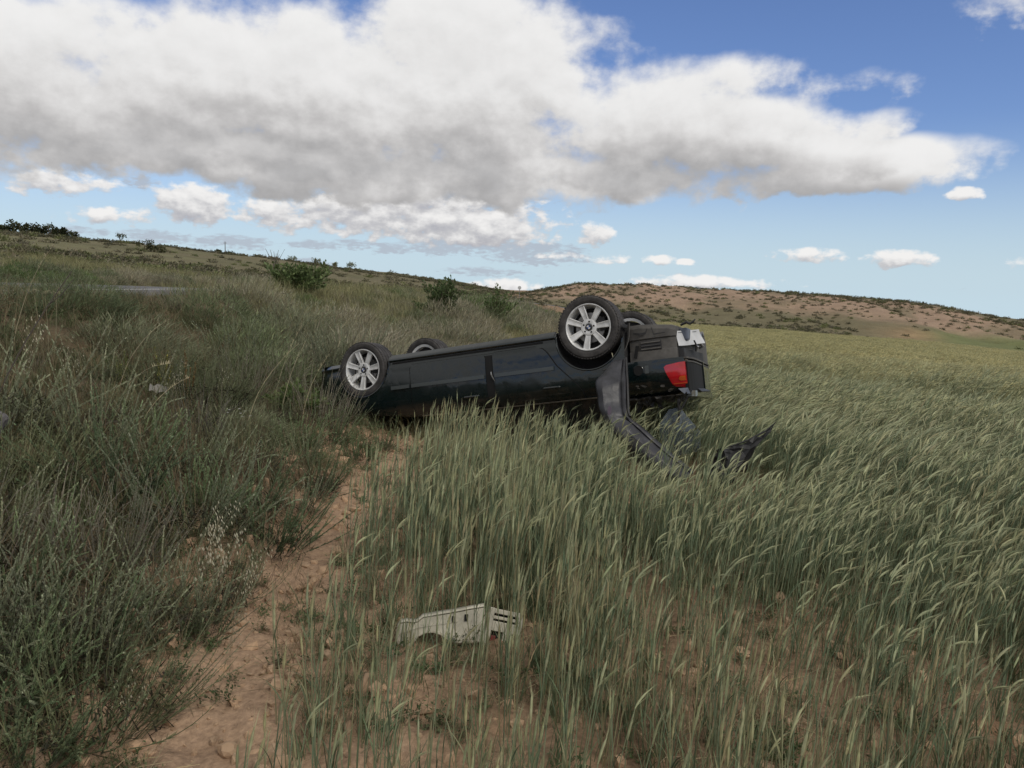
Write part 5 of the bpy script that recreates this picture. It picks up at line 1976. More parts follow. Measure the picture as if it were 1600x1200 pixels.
    # --- torn rear bumper, hanging from the wheel arch to the ground
    BUMP = [((0.926, 7.243, 0.983), (1.057, 7.247, 1.017)), ((0.842, 7.101, 0.893), (1.049, 7.101, 0.894)), ((0.763, 6.991, 0.821), (1.043, 6.99, 0.812)), ((0.775, 6.895, 0.7), (1.042, 6.889, 0.651)),
            ((0.789, 6.822, 0.595), (1.042, 6.817, 0.557)), ((0.845, 6.771, 0.507), (1.071, 6.772, 0.52)), ((0.95, 6.72, 0.427), (1.14, 6.727, 0.478)), ((1.057, 6.688, 0.328), (1.258, 6.694, 0.379)),
            ((1.187, 6.64, 0.235), (1.376, 6.64, 0.285)), ((1.335, 6.56, 0.125), (1.500, 6.57, 0.195)), ((1.479, 6.49, 0.05), (1.585, 6.50, 0.13))]
    L = [Vector(a) for a, b in BUMP]; Rr_ = [Vector(b) for a, b in BUMP]

    def sub(Q, t):
        i = min(int(t), len(Q) - 2); u = t - i
        p0, p1, p2, p3 = Q[max(i - 1, 0)], Q[i], Q[i + 1], Q[min(i + 2, len(Q) - 1)]
        return 0.5 * ((2 * p1) + (p2 - p0) * u + (2 * p0 - 5 * p1 + 4 * p2 - p3) * u * u + (3 * p1 - p0 - 3 * p2 + p3) * u ** 3)
    mb = MB(); vs = []
    nt, nw = 44, 24
    for i in range(nt + 1):
        t = i / nt * (len(L) - 1)
        a, b = sub(L, t), sub(Rr_, t)
        low = min(1, max(0, (t - 4.6) / 1.5))
        for j in range(nw + 1):
            u = j / nw
            p = a.lerp(b, -0.28 * low + u * (1 + 0.34 * low))
            bul = 0.055 * min(1.0, u / 0.16, (1 - u) / 0.10) - 0.012 * abs(u - 0.5)
            crease = -0.022 * max(0.0, 1 - abs(u - 0.78) / 0.05) + 0.008 * max(0.0, 1 - abs(u - 0.9) / 0.06)
            fold = low * (0.05 - 0.16 * max(0, u - 0.42))       # lower length folds: pale top flank, dark under flank
            p = p + Vector((0.12 * bul, -1, 0.25)) * (bul * (1 - 0.5 * low) + crease + fold)
            p = p + Vector((0, -1, 0)) * 0.012 * math.sin(t * 3.1 + u * 2)
            vs.append(p)
    W = nw + 1
    fs = [(i * W + j, i * W + j + 1, (i + 1) * W + j + 1, (i + 1) * W + j) for i in range(nt) for j in range(nw)]
    mb.add(vs, fs)
    BUMPER = material('scuffed_bumper', (0.024, 0.024, 0.027), 0.45, noise=[(7, 6, 0.4, 2.0), (45, 3, 0.85, 1.2)], bump=(9, 0.3, 0.02))
    tb = wpart(mb, 'torn_bumper', BUMPER, 0.008)
    tb['label'] = 'scuffed black rear bumper torn down to the ground'
    mb = MB()
    lip = [sub(Rr_, i / 20 * 10) + Vector((0.004, -0.02, 0.012)) for i in range(10)] 
    mb.tube(lip, [0.012] * len(lip), 6)
    wpart(mb, 'bumper_edge', BLACKP)
    # black ribbon below the bumper, half hidden in the wheat
    mb = MB()
    pts = [Vector((1.03, 6.62, 0.34)), Vector((1.16, 6.58, 0.24)), Vector((1.30, 6.52, 0.13)), Vector((1.42, 6.47, 0.06))]
    mb.ribbon(pts, [0.07, 0.09, 0.07, 0.05], (0.35, -0.1, 0.9))
    wpart(mb, 'low_black_strip', BLACKP, 0.006)
    # scuff of purplish primer
    mb = MB()
    cpt = L[4].lerp(Rr_[4], 0.30) + Vector((0.0, -0.088, 0.02))
    mb.add([cpt + Vector((0.018 * math.cos(a), -0.004, 0.045 * math.sin(a))) for a in np.linspace(0, 6.28, 10)[:-1]], [tuple(range(9))])
    wpart(mb, 'primer_scuff', material('primer', (0.12, 0.095, 0.125), 0.7))
    # --- hanging rear screen: crazed, tinted, see-through
    GL = [(1.508, 7.319, 0.539), (1.611, 7.322, 0.567), (1.694, 7.31, 0.472), (1.827, 7.293, 0.33), (1.82, 7.272, 0.16), (1.613, 7.266, 0.10), (1.463, 7.277, 0.12), (1.42, 7.302, 0.403), (1.618, 7.25, 0.348)]
    mb = MB(); mb.add(GL, [(i, (i + 1) % 8, 8) for i in range(8)])
    wpart(mb, 'rear_screen', material('crazed_tinted_glass', (0.10, 0.125, 0.155), 0.35, noise=[(40, 3, 0.6, 1.4)], alpha=0.5), 0.004, False)
    mb = MB(); mb.tube([(1.59, 7.219, 0.535), (1.688, 7.193, 0.75)], [0.009, 0.008], 6, caps=True); mb.tube([(1.583, 7.225, 0.593), (1.60, 7.19, 0.66), (1.629, 7.141, 0.735)], [0.007] * 3, 6, caps=True)
    mb.tube([(1.575, 7.23, 0.66), (1.585, 7.225, 0.56), (1.59, 7.22, 0.43)], [0.016, 0.013, 0.006], 6)
    wpart(mb, 'bent_strut', BLACKP)
    # thin dangling wires at the arch
    mb = MB()
    mb.tube([CAR_M @ Vector(p) for p in ((-0.215, -0.82, 0.46), (-0.235, -0.85, 0.52), (-0.26, -0.86, 0.575))], [0.004] * 3, 5)
    wpart(mb, 'dangling_wire', material('pale_wire', (0.45, 0.42, 0.28), 0.6))


build_car()

# ---------------------------------------------------------------- wreckage and odd plants
BEIGE = material('beige_trim', (0.60, 0.56, 0.44), 0.55, noise=[(9, 6, 0.62, 1.12), (30, 4, 0.85, 1.08)])


def poly_panel(pts, thick, z0=0.0):
    """outline in (u, v) extruded along w"""
    bm = bmesh.new()
    a = [bm.verts.new((u, 0, v)) for u, v in pts]
    bm.faces.new(a)
    r = bmesh.ops.extrude_face_region(bm, geom=list(bm.faces))
    for v in [g for g in r['geom'] if isinstance(g, bmesh.types.BMVert)]:
        v.co.y += thick
    bmesh.ops.recalc_face_normals(bm, faces=bm.faces)
    return bm


def bm_obj(bm, name, mat, parent=None, loc=(0, 0, 0), bevel=None):
    me = bpy.data.meshes.new(name)
    bmesh.ops.triangulate(bm, faces=[f for f in bm.faces if len(f.verts) > 4])
    bm.to_mesh(me); bm.free()
    me.materials.append(mat)
    o = bpy.data.objects.new(name, me)
    col.objects.link(o)
    o.parent = parent
    o.location = loc
    if bevel:
        md = o.modifiers.new('edge', 'BEVEL'); md.width = bevel; md.segments = 2; md.limit_method = 'ANGLE'
    return o


def build_trim():
    r = empty('trim_panel', (-0.495, 3.37, H2(-0.495, 3.37) + 0.005), (R(-20), R(3), R(5)))
    tag(r, 'broken beige plastic interior trim lying on the soil among the wheat stalks', 'car trim')
    # moulded arm with a rounded end
    arm = [(0.010, 0.0), (0.0, 0.012), (-0.005, 0.035), (-0.003, 0.068), (0.005, 0.088), (0.018, 0.098), (0.04, 0.103), (0.07, 0.100), (0.092, 0.106), (0.115, 0.126), (0.15, 0.134), (0.20, 0.143), (0.26, 0.155), (0.33, 0.172), (0.40, 0.186), (0.405, 0.03),
           (0.34, 0.020), (0.27, 0.018), (0.235, 0.030), (0.20, 0.052), (0.165, 0.060), (0.13, 0.056), (0.10, 0.040), (0.082, 0.012), (0.062, -0.002), (0.035, -0.006)]
    bm_obj(poly_panel(arm, 0.028), 'moulded_arm', BEIGE, r, bevel=0.007)
    mb = MB()
    top = [(0.0, 0.075), (0.014, 0.097), (0.04, 0.103), (0.07, 0.100), (0.092, 0.106), (0.115, 0.126), (0.20, 0.143), (0.26, 0.155), (0.33, 0.172), (0.40, 0.186)]
    vs = []
    for u, v in top: vs += [(u, -0.006, v + 0.002), (u, 0.055, v + 0.012)]
    mb.add(vs, [(2 * i, 2 * i + 1, 2 * i + 3, 2 * i + 2) for i in range(len(top) - 1)])
    o = mb.obj('top_flange', BEIGE, r, True); md = o.modifiers.new('t', 'SOLIDIFY'); md.thickness = 0.004
    mb = MB()
    mb.ribbon([(0.03, -0.010, 0.06), (0.10, -0.006, 0.085), (0.18, -0.004, 0.10), (0.28, -0.003, 0.118)], [0.004, 0.004, 0.004, 0.003], (0, 0, 1)); mb.obj('raised_rib', BEIGE, r)
    for (u, v, w, h) in ((0.315, 0.135, 0.016, 0.03), (0.255, 0.125, 0.012, 0.028)):
        m2 = MB(); m2.box((u, -0.001, v), (w, 0.012, h)); m2.obj('clip_slot', HOLE, r)
    # box-shaped end, turned a little away, with slots and two openings
    e = empty('switch_housing'); e.parent = r; e.location = (0.396, 0.002, 0.0); e.rotation_euler = (0, R(9), R(6))
    def bar(x0, x1, z0, z1, name='housing_bar', mat=BEIGE, y=0.0, d=0.03):
        m2 = MB(); m2.box(((x0 + x1) / 2, y + d / 2, (z0 + z1) / 2), (x1 - x0, d, z1 - z0)); o = m2.obj(name, mat, e)
        md = o.modifiers.new('edge', 'BEVEL'); md.width = 0.0025; md.segments = 2
        return o
    bar(0.0, 0.026, 0.0, 0.19); bar(0.026, 0.165, 0.167, 0.188, y=0.001); bar(0.026, 0.165, 0.142, 0.156, y=0.001); bar(0.026, 0.165, 0.088, 0.132, y=0.001); bar(0.026, 0.165, 0.0, 0.030, y=0.001)
    bar(0.146, 0.168, 0.0, 0.19, y=0.002); bar(0.085, 0.120, 0.028, 0.090, y=0.002)
    bar(0.020, 0.160, 0.025, 0.172, 'housing_back', HOLE, y=0.024, d=0.01)
    bar(0.034, 0.056, 0.040, 0.066, 'red_switch', material('red_switch', (0.22, 0.03, 0.025), 0.5), y=0.016, d=0.008)


build_trim()


def build_fragment():
    FR = [(1.728, 6.238, 0.361), (1.804, 6.24, 0.373), (1.939, 6.245, 0.414), (2.084, 6.256, 0.505), (2.14, 6.263, 0.556), (2.034, 6.246, 0.417), (1.944, 6.228, 0.273), (1.925, 6.217, 0.189), (1.854, 6.208, 0.114), (1.788, 6.198, 0.05), (1.703, 6.19, -0.01), (1.667, 6.199, 0.04), (1.636, 6.217, 0.186), (1.684, 6.234, 0.323)]
    c = Vector((1.78, 6.15, 0.0))
    r = empty('bumper_fragment', c)
    tag(r, 'ragged black piece of bumper standing pointed in the wheat right of the car', 'car debris')
    r2 = random.Random(3)
    mid = [Vector((1.80, 6.17, 0.30)), Vector((1.90, 6.20, 0.34)), Vector((1.78, 6.14, 0.16)), Vector((1.74, 6.20, 0.24))]
    bm = bmesh.new()
    P = [bm.verts.new(Vector(p) - c + Vector((0, r2.uniform(-0.03, 0.05), 0))) for p in FR]
    Q = [bm.verts.new(p - c) for p in mid]
    def f(*v): bm.faces.new(v)
    f(P[13], P[0], Q[3]); f(P[0], P[1], Q[0], Q[3]); f(P[1], P[2], Q[1], Q[0]); f(P[2], P[3], P[5], Q[1]); f(P[3], P[4], P[5]); f(P[5], P[6], Q[1]); f(P[6], P[7], Q[2], Q[1]); f(Q[1], Q[2], Q[0])
    f(P[7], P[8], Q[2]); f(P[8], P[9], P[10], Q[2]); f(P[10], P[11], P[12], Q[2]); f(P[12], P[13], Q[3]); f(P[12], Q[3], Q[0], Q[2])
    bmesh.ops.triangulate(bm, faces=bm.faces)
    bmesh.ops.subdivide_edges(bm, edges=bm.edges, cuts=2, use_grid_fill=True)
    for v in bm.verts:
        k_ = 0.022 if v.is_boundary else 0.008
        v.co += Vector((r2.uniform(-k_, k_), r2.uniform(-0.02, 0.02), r2.uniform(-k_, k_)))
    bmesh.ops.recalc_face_normals(bm, faces=bm.faces)
    SOOT = material('torn_black_plastic', (0.010, 0.010, 0.010), 0.6)
    o = bm_obj(bm, 'torn_skin', SOOT, r); md = o.modifiers.new('t', 'SOLIDIFY'); md.thickness = 0.006
    mb = MB(); mb.tube([Vector(FR[1]) - c, Vector(FR[2]) - c + Vector((0, 0, .01)), Vector(FR[3]) - c, Vector(FR[4]) - c + Vector((0.02, 0, .02))], [0.005, 0.008, 0.007, 0.003], 6); mb.obj('rolled_edge', SOOT, r)
    r.location.z += 0.02
    r.scale = (1.05, 1.05, 1.05)


build_fragment()

PALEOAT = (0.62, 0.58, 0.42)
M['oat'] = material('oat_husk', (1, 1, 1), 0.6, attr=True, trans=0.3)


def oat_mesh(seed, n=7, h=(0.45, 0.68), spike=26, lean=0.25):
    rnd.seed(seed)
    mb = MB()
    for i in range(n):
        a = U(-0.9, 0.9); p = Vector((U(-.06, .06), U(-.06, .06), 0))
        L = U(*h); ang = U(0, 0.12); pts = [p.copy()]
        for s in range(6):
            ang += lean * U(0.1, 0.4)
            p = p + Vector((math.cos(a) * math.sin(ang), math.sin(a) * math.sin(ang), math.cos(ang))) * L / 6
            pts.append(p.copy())
        mb.tube(pts, [0.0016, 0.0015, 0.0014, 0.0013, 0.0011, 0.0009, 0.0006], 3, jit((0.33, 0.30, 0.19), 0.15))
        for k in range(spike // n + 2):
            t = U(0.55, 1.0) * 6
            j = min(5, int(t)); b = pts[j].lerp(pts[j + 1], t - j)
            d = Vector((U(-1, 1), U(-1, 1), U(-0.2, 0.4))).normalized()
            e = b + d * U(0.01, 0.04) - Vector((0, 0, 0.01))
            mb.ribbon([b, e], [0.0005, 0.0004], (0.7, 0.7, 0), (0.40, 0.37, 0.25))
            for q in (-1, 1):
                tip = e + Vector((q * U(0.002, 0.007), U(-.004, .004), -U(0.016, 0.026)))
                m_ = e.lerp(tip, 0.45); w = U(0.0022, 0.0034)
                s_ = Vector((math.cos(q + seed), math.sin(q + seed), 0)) * w
                mb.add([e, m_ - s_, tip, m_ + s_], [(0, 1, 2, 3)], jit(PALEOAT, 0.12))
    return mb.mesh('wild_oat', [M['oat']])


def plant(name, me, x, y, rz, s, label, cat, group=None, tilt=(0, 0)):
    o = bpy.data.objects.new(name, me)
    col.objects.link(o)
    o.location = (x, y, H2(x, y) - 0.01)
    o.rotation_euler = (tilt[0], tilt[1], rz)
    o.scale = (s, s, s)
    tag(o, label, cat, group)
    return o


oats = [oat_mesh(i) for i in range(4)]
oats.append(oat_mesh(9, 12, (0.34, 0.55), 70, 0.3))
for i, (x, y, s, lb) in enumerate([
        (-1.50, 3.72, 1.0, 'pale wild oat tuft with hanging husks in the middle of the left bank'),
        (-1.35, 3.72, 0.8, 'smaller wild oat tuft at the right of the pale one on the bank'),
        (-1.62, 3.95, 0.95, 'wild oat tuft just behind the pale one on the bank'),
        (-4.15, 6.6, 1.0, 'wild oat with pale husks standing against the road at the left edge'),
        (-3.75, 6.4, 0.85, 'wild oat with drooping husks right of the one at the left edge'),
        (-3.95, 6.1, 0.7, 'low wild oat in front of the left end of the road'),
        (-3.1, 6.9, 0.8, 'wild oat left of the rust-brown dock stalk'),
        (-2.9, 7.6, 0.75, 'wild oat right behind the rust-brown dock stalk'),
        (-1.36, 2.62, 0.55, 'small wild oat leaning over the bare strip at lower left'),
        (-1.22, 3.2, 0.5, 'short wild oat at the dark edge of the bare strip')]):
    plant('wild_oat', oats[4] if i < 3 else oats[i % 4], x, y, U(-0.5, 0.5), s, lb, 'wild oat')


def dry_stem_mesh(seed, L, bend, head=True, c=(0.42, 0.37, 0.25), w=0.003, side=0):
    rnd.seed(seed)
    mb = MB(); p = Vector((0, 0, 0)); ang = 0.1; pts = [p.copy()]
    for s in range(9):
        ang += bend / 9 * U(0.6, 1.4)
        p = p + Vector((math.sin(ang), U(-.02, .02), math.cos(ang))) * L / 9
        pts.append(p.copy())
    mb.tube(pts, [w * (1.1 - 0.08 * i) for i in range(10)], 4, jit(c, 0.1))
    for k in range(side):
        j = rnd.randrange(4, 9); b = pts[j]; d = Vector((U(-0.5, 1), U(-.7, .7), U(0.3, 1))).normalized() * U(0.06, 0.16)
        mb.tube([b, b + d * 0.5, b + d + Vector((0, 0, 0.02))], [w * 0.5, w * 0.4, w * 0.3], 3, jit(c, 0.1))
    if head:
        for k in range(26):
            t = U(6.5, 9); j = min(8, int(t)); b = pts[j].lerp(pts[j + 1], t - j)
            e = b + Vector((U(-.014, .022), U(-.014, .014), U(0.0, 0.035)))
            mb.ribbon([b, e], [0.0022, 0.0006], (0.5, 0.8, 0.1), jit((0.50, 0.45, 0.31), 0.15))
    return mb.mesh('dry_stem', [M['dry']])


for i, (x, y, L, b, lb) in enumerate([
        (-2.35, 6.7, 1.02, 0.75, 'longest pale dry stalk, slanting to the right above the middle of the bank'),
        (-2.30, 7.6, 0.85, 0.45, 'upright dry stalk in front of the dark green bush left of the car'),
        (-2.12, 7.7, 0.80, 0.50, 'dry stalk second of the pair by the dark green bush'),
        (-2.55, 8.2, 0.95, 0.35, 'tall dry stalk reaching up to the skyline left of the car'),
        (-3.25, 6.3, 0.75, 1.25, 'dry stalk bowed low across the weeds below the road'),
        (-3.6, 7.0, 0.85, 0.8, 'dry stalk crossing in front of the grey road'),
        (-4.55, 7.0, 1.15, 0.6, 'dry stalk leaning from the left edge over the white road line'),
        (-2.9, 5.9, 0.65, 0.9, 'bent dry stalk above the brown tangle at the left')]):
    plant('dry_stalk', dry_stem_mesh(30 + i, L, b, True), x, y, U(-0.4, 0.4), 1.0, lb, 'dry stalk')
plant('dry_twig', dry_stem_mesh(50, 1.25, 0.55, False, (0.13, 0.11, 0.10), 0.004, 2), -1.78, 2.38, 0.0, 1.0, 'dark bare twig poking into the sky at the left edge', 'twig')
bpy.data.objects['dry_twig'].location = (-1.93, 2.55, H2(-1.93, 2.55) + 0.42)

# rust-brown dock and yellowing mustard by it
def spire_mesh(seed, n, h, c, w=0.004):
    rnd.seed(seed); mb = MB()
    for i in range(n):
        a = U(0, 6.28); p = Vector((U(-.05, .05), U(-.05, .05), 0)); L = U(*h); el = 1.5 - U(0, 0.22); pts = [p.copy()]
        for s in range(4):
            p = p + Vector((math.cos(a) * math.cos(el), math.sin(a) * math.cos(el), math.sin(el))) * L / 4; pts.append(p.copy())
        mb.tube(pts, [w, w * 0.9, w * 0.7, w * 0.5, w * 0.3], 4, jit(c, 0.1))
        for k in range(60):
            t = U(1.2, 4); j = min(3, int(t)); b = pts[j].lerp(pts[j + 1], t - j)
            d = Vector((U(-1, 1), U(-1, 1), U(-.3, .8))).normalized() * U(0.010, 0.03)
            s_ = d.cross(Vector((.2, .4, .9))).normalized() * 0.006
            mb.add([b, b + d * .5 + s_, b + d, b + d * .5 - s_], [(0, 1, 2, 3)], jit(c, 0.25))
    return mb.mesh('spire', [M['leaf']])


plant('dock_plant', spire_mesh(1, 5, (0.40, 0.62), (0.27, 0.155, 0.065)), -3.05, 7.1, 0, 1.0, 'rust-brown dock stalk standing above the weeds left of centre', 'dock')
plant('mustard_plant', spire_mesh(2, 5, (0.40, 0.68), (0.27, 0.255, 0.07), 0.003), -3.22, 7.0, 0, 1.0, 'yellow-green stalk beside the rust-brown dock', 'weed')
plant('mustard_plant', spire_mesh(3, 6, (0.2, 0.38), (0.22, 0.24, 0.07), 0.003), -3.7, 7.3, 0, 1.0, 'low yellow-green weed in front of the road', 'weed')


def umbel_mesh(seed):
    rnd.seed(seed); mb = MB()
    for i in range(3):
        x = (i - 1) * 0.09
        p = Vector((x * 0.4, 0, 0)); q = Vector((x, U(-.03, .03), 0.62 + U(-.05, .08)))
        mb.tube([p, p.lerp(q, .5) + Vector((0.01, 0, 0)), q], [0.003, 0.0026, 0.002], 4, (0.34, 0.30, 0.19))
        for k in range(14):
            a = U(0, 6.28); e = q + Vector((math.cos(a) * U(0, .045), math.sin(a) * U(0, .045), U(0.02, 0.045)))
            mb.ribbon([q, e], [0.0008, 0.0008], (0.7, 0.7, 0), (0.34, 0.29, 0.18))
            for z in range(5):
                f = e + Vector((U(-.009, .009), U(-.009, .009), U(-.003, .006)))
                mb.add([f, f + Vector((.006, 0, .002)), f + Vector((0.002, .006, .003))], [(0, 1, 2)], (0.42, 0.35, 0.22))
    return mb.mesh('dry_umbel', [M['dry']])


plant('dry_umbel', umbel_mesh(1), -4.35, 7.2, 0.3, 1.0, 'dry brown umbels on three stalks in front of the road at the left', 'dry plant')


def flower_mesh(seed):
    rnd.seed(seed); mb = MB()
    for i in range(7):
        p = Vector((U(-.05, .05), U(-.05, .05), 0)); q = p + Vector((U(-.08, .08), U(-.05, .05), U(0.34, 0.46)))
        mb.tube([p, p.lerp(q, .5), q], [0.0016, 0.0014, 0.001], 3, (0.16, 0.19, 0.10))
        for k in range(8):
            a = k * 0.785
            d = Vector((math.cos(a), math.sin(a), 0.15)) * 0.013; s_ = Vector((-math.sin(a), math.cos(a), 0)) * 0.004
            mb.add([q, q + d * .6 + s_, q + d, q + d * .6 - s_], [(0, 1, 2, 3)], (0.62, 0.62, 0.58))
    return mb.mesh('white_flower', [M['oat']])


plant('white_flower', flower_mesh(1), -2.2, 6.15, 0, 1.0, 'little white daisies on thin stalks in the middle of the bank', 'flower')
plant('white_flower', flower_mesh(2), -3.3, 7.7, 0, 0.8, 'little white daisies behind the rust-brown dock', 'flower')

# stone, litter, pebbles
def rock(seed, s, sub=2):
    rnd.seed(seed); bm = bmesh.new(); bmesh.ops.create_icosphere(bm, subdivisions=sub, radius=1)
    for v in bm.verts:
        n = vnoise(np.array([v.co.x * 1.4 + seed]), np.array([v.co.y * 1.4 + v.co.z * 2]))[0]
        v.co *= 1 + 0.55 * n
        v.co = Vector((v.co.x * s[0], v.co.y * s[1], v.co.z * s[2]))
    return bm


STONE = material('pale_stone', (0.22, 0.205, 0.20), 0.9, noise=[(7, 6, 0.6, 1.2), (40, 3, 0.85, 1.1)], bump=(25, 0.4, 0.02))
x, y = -3.33, 4.85
tag(bm_obj(rock(4, (0.10, 0.13, 0.10), 3), 'stone', STONE, None, (x, y, H2(x, y) + 0.16)), 'pale grey stone half cut off by the left edge', 'stone')
WHITE = material('white_litter', (0.40, 0.385, 0.35), 0.7)
mb = MB()
g = [(i * 0.03, j * 0.03, 0.02 * math.sin(i * 2.1 + j) + U(0, .012)) for j in range(4) for i in range(6)]
mb.add(g, [(j * 6 + i, j * 6 + i + 1, (j + 1) * 6 + i + 1, (j + 1) * 6 + i) for j in range(3) for i in range(5)])
lit = mb.obj('paper_scrap', material('faded_paper', (0.27, 0.255, 0.225), 0.8)); lit.rotation_euler = (R(35), R(8), R(20)); lit.location = (-3.25, 6.85, H2(-3.25, 6.85) + 0.15); md = lit.modifiers.new('t', 'SOLIDIFY'); md.thickness = 0.003
tag(lit, 'crumpled off-white scrap lying in the weeds below the dock stalk', 'litter')
for i, (x, y, s, lb) in enumerate([(-0.99, 2.62, 0.035, 'rounded earthy stone at the foot of the wheat tuft, nearest the camera'), (-0.62, 3.0, 0.03, 'earthy stone in the bare gap left of the beige trim'),
                                   (-1.08, 2.95, 0.022, 'small stone on the bare strip behind the nearest one'), (-0.85, 3.55, 0.012, 'tiny white pebble on the bare strip')]):
    tag(bm_obj(rock(10 + i, (s * 1.2, s, s * 0.8)), 'pebble' if s < 0.015 else 'stone', WHITE if s < 0.015 else M['clod'], None, (x, y, H2(x, y) + s * 0.3)), lb, 'stone')

# ---------------------------------------------------------------- bushes, trees and posts farther off
def tree_thing(name, x, y, r, h, label, seed, n=700, leaf=0.16, c0=(0.06, 0.09, 0.035), c1=(0.13, 0.175, 0.07), lobes=9, group=None, cat='bush', lean=0.0):
    e = empty(name, (x, y, H2(x, y)))
    tag(e, label, cat, group)
    crown = leafy_mesh(seed, n, (r, r * 0.9, h), leaf, c0, c1, lobes)
    o = crown.obj('crown', M['leaf'], e)
    mb = MB(); rnd.seed(seed)
    for k in range(5):
        a = U(0, 6.28)
        tip = Vector((math.cos(a) * r * U(0.2, 0.7) + lean, math.sin(a) * r * 0.5, h * U(0.5, 1.0)))
        mb.tube([(0, 0, -0.1), tip * 0.5 + Vector((0.05, 0, 0.05)), tip], [0.05 * h, 0.03 * h, 0.008 * h], 5, (0.09, 0.075, 0.055))
    mb.obj('trunk', M['dry'], e)
    return e


def shoot_bush(name, x, y, r, h, label, seed, shoots=30, leaf=0.13, cc=((0.085, 0.125, 0.05), (0.165, 0.215, 0.09))):
    """bush whose leafy shoots stick out of its outline"""
    e = empty(name, (x, y, H2(x, y)))
    tag(e, label, 'bush')
    rnd.seed(seed); mb = MB(); tb = MB()
    for i in range(shoots):
        a = U(0, 6.28); el = U(0.35, 1.5)
        L = h * U(0.65, 1.15) if el > 0.9 else r * U(0.6, 1.1)
        d = Vector((math.cos(a) * math.cos(el), math.sin(a) * math.cos(el), math.sin(el)))
        p0 = Vector((U(-.25, .25) * r, U(-.25, .25) * r, 0))
        pts = [p0, p0 + d * L * .5 + Vector((0, 0, .04 * h)), p0 + d * L + Vector((0.06 * L, 0, 0))]
        tb.tube(pts, [0.02 * h, 0.012 * h, 0.004], 3, (0.10, 0.085, 0.06))
        for k in range(72):
            t = U(0.15, 1.0) * 2; j = min(1, int(t)); b = pts[j].lerp(pts[j + 1], t - j)
            e1 = (d + Vector((U(-1, 1), U(-1, 1), U(-.6, .9)))).normalized(); e2 = e1.cross(Vector((U(-1, 1), U(-1, 1), 1))).normalized()
            l = leaf * U(0.5, 1.25)
            b = b + e1 * l * U(0, .8)
            mb.add([b, b + e1 * l * .5 + e2 * l * .28, b + e1 * l, b + e1 * l * .5 - e2 * l * .28], [(0, 1, 2, 3)], jit(mixc(cc[0], cc[1], rnd.random()), 0.2))
    mb.obj('crown', M['leaf'], e); tb.obj('trunk', M['dry'], e)
    return e


shoot_bush('roadside_bush', -5.6, 20, 1.05, 0.74, 'wide dark green bush by the far road, left of the overturned car', 1, 90, 0.10)
shoot_bush('roadside_bush', -2.35, 24.0, 0.85, 1.22, 'green bush with sprouting tips standing above the front of the car', 2, 60, 0.11)
shoot_bush('roadside_bush', -0.66, 26, 0.42, 1.36, 'small dark green bush between the middle of the car and the gap in the hills', 3, 44, 0.09)
for i, (px, r, h, q) in enumerate([(-6, 1.6, 1.9, 222), (8, 1.3, 1.7, 222), (17, 1.6, 2.2, 221), (26, 1.7, 3.0, 221), (37, 1.6, 2.4, 220), (50, 1.7, 2.3, 220), (58, 1.6, 2.7, 219), (68, 1.7, 2.5, 219), (80, 2.0, 3.0, 218), (92, 1.4, 2.1, 218), (99, 1.5, 2.2, 217), (108, 1.7, 2.1, 217), (117, 1.6, 1.8, 216)]):
    t = (px - 800) / 1208; y = q / math.sqrt(1 + t * t)
    tree_thing('pine_tree', t * y, y, r, h * 1.15, 'round dark pine in the row along the far left ridge', 200 + i, 260, 0.55, (0.035, 0.045, 0.022), (0.08, 0.09, 0.045), 6, 'pines in a row on the far left ridge', 'tree')
for (px, q, r, h, lb, c) in [(340, 232, 1.4, 1.0, 'dark round bush on the skyline, left one of two beside the pole', 0), (357, 232, 2.0, 1.0, 'long dark bush on the skyline right beside the pole', 0),
                             (228, 120, 1.3, 1.5, 'dark bush alone on the grassy hillside, left one of two', 1), (250, 120, 1.4, 1.1, 'low dark bush alone on the grassy hillside, right one of two', 1),
                             (493, 262, 2.0, 1.9, 'pale green tree on the skyline above the dark green roadside bush', 2), (520, 262, 1.8, 1.5, 'pale green bush on the skyline right of the roadside bush', 2), (543, 264, 2.6, 1.8, 'wide pale tree clump on the skyline further right', 2), (456, 258, 2.6, 1.4, 'low pale bush on the skyline left of the roadside bush top', 2)]:
    t = (px - 800) / 1208; y = q / math.sqrt(1 + t * t)
    cc = [((0.04, 0.05, 0.025), (0.09, 0.10, 0.05)), ((0.06, 0.065, 0.03), (0.12, 0.12, 0.06)), ((0.14, 0.16, 0.085), (0.24, 0.25, 0.15))][c]
    tree_thing('skyline_bush' if c != 1 else 'hillside_bush', t * y, y, r, h, lb, px, 220, 0.42 if q > 150 else 0.3, *cc, 5)


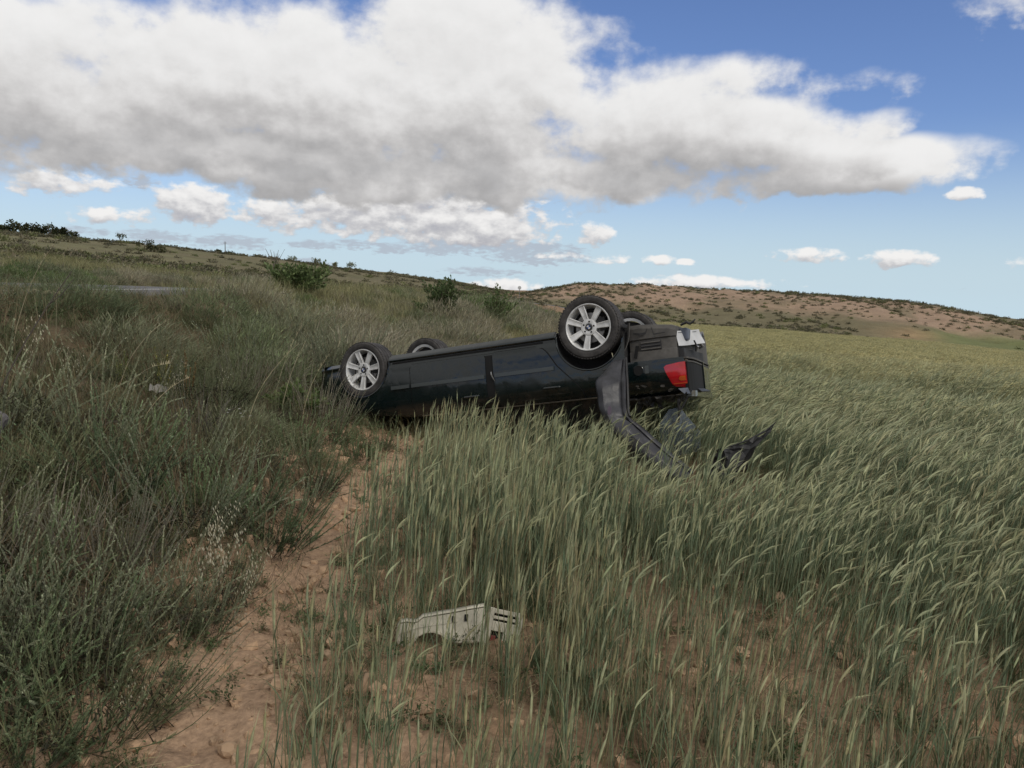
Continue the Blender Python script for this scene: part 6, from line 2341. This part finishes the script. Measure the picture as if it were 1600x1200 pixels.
def sapling(x, y, h, label, seed, leafy):
    e = empty('bare_sapling', (x, y, H2(x, y))); tag(e, label, 'sapling'); rnd.seed(seed)
    mb = MB(); lf = MB()
    for k in range(8):
        a = U(-1.2, 1.2); q = Vector((math.sin(a) * h * .5, U(-.3, .3), h * U(0.7, 1.0)))
        mb.tube([(0, 0, -.1), (q.x * .25, 0, h * .35), q], [0.07, 0.05, 0.02], 4, (0.16, 0.14, 0.12))
        if leafy:
            for j in range(14):
                b = q + Vector((U(-.5, .5), U(-.5, .5), U(-.6, .3)))
                lf.add([b, b + Vector((.3, 0, .1)), b + Vector((.1, .1, .3))], [(0, 1, 2)], (0.10, 0.11, 0.07))
    mb.obj('branches', M['dry'], e)
    if leafy: lf.obj('leaves', M['leaf'], e)


shoot_bush('leafy_weed', -2.3, 8.1, 0.35, 0.28, 'bright green leafy weed just left of the front wheel', 7, 26, 0.05, ((0.10, 0.15, 0.05), (0.19, 0.25, 0.085)))


def polar(px, q):
    t = (px - 800) / 1208; y = q / math.sqrt(1 + t * t)
    return t * y, y


sapling(*polar(190, 224), 2.2, 'thin sapling with a few leaves on the left skyline', 3, True)
sapling(*polar(428, 100), 2.6, 'bare branched sapling standing against the sky left of the roadside bush', 5, False)
x, y = polar(351, 231)
e = empty('utility_pole', (x, y, H2(x, y))); tag(e, 'thin pole on the skyline between two dark bushes', 'pole')
mb = MB(); mb.tube([(0, 0, -.2), (0, 0, 3.4)], [0.13, 0.10], 6, caps=True); mb.obj('shaft', STEEL, e)
mb = MB(); mb.box((0, 0, 3.0), (0.9, 0.1, 0.1)); mb.obj('crossarm', STEEL, e)
x, y = polar(807, 112)
e = empty('road_sign', (x, y, H2(x, y))); tag(e, 'small round-headed road sign in the gap between the hills', 'road sign')
mb = MB(); mb.tube([(0, 0, -.2), (0, 0, 1.9)], [0.05, 0.05], 6, caps=True); mb.obj('post', STEEL, e)
mb = MB(); mb.lathe([(0.0, -0.03), (0.26, -0.03), (0.26, 0.0), (0.0, 0.0)], 20); o = mb.obj('sign_plate', PALE, e); o.location = (0, 0, 2.0)
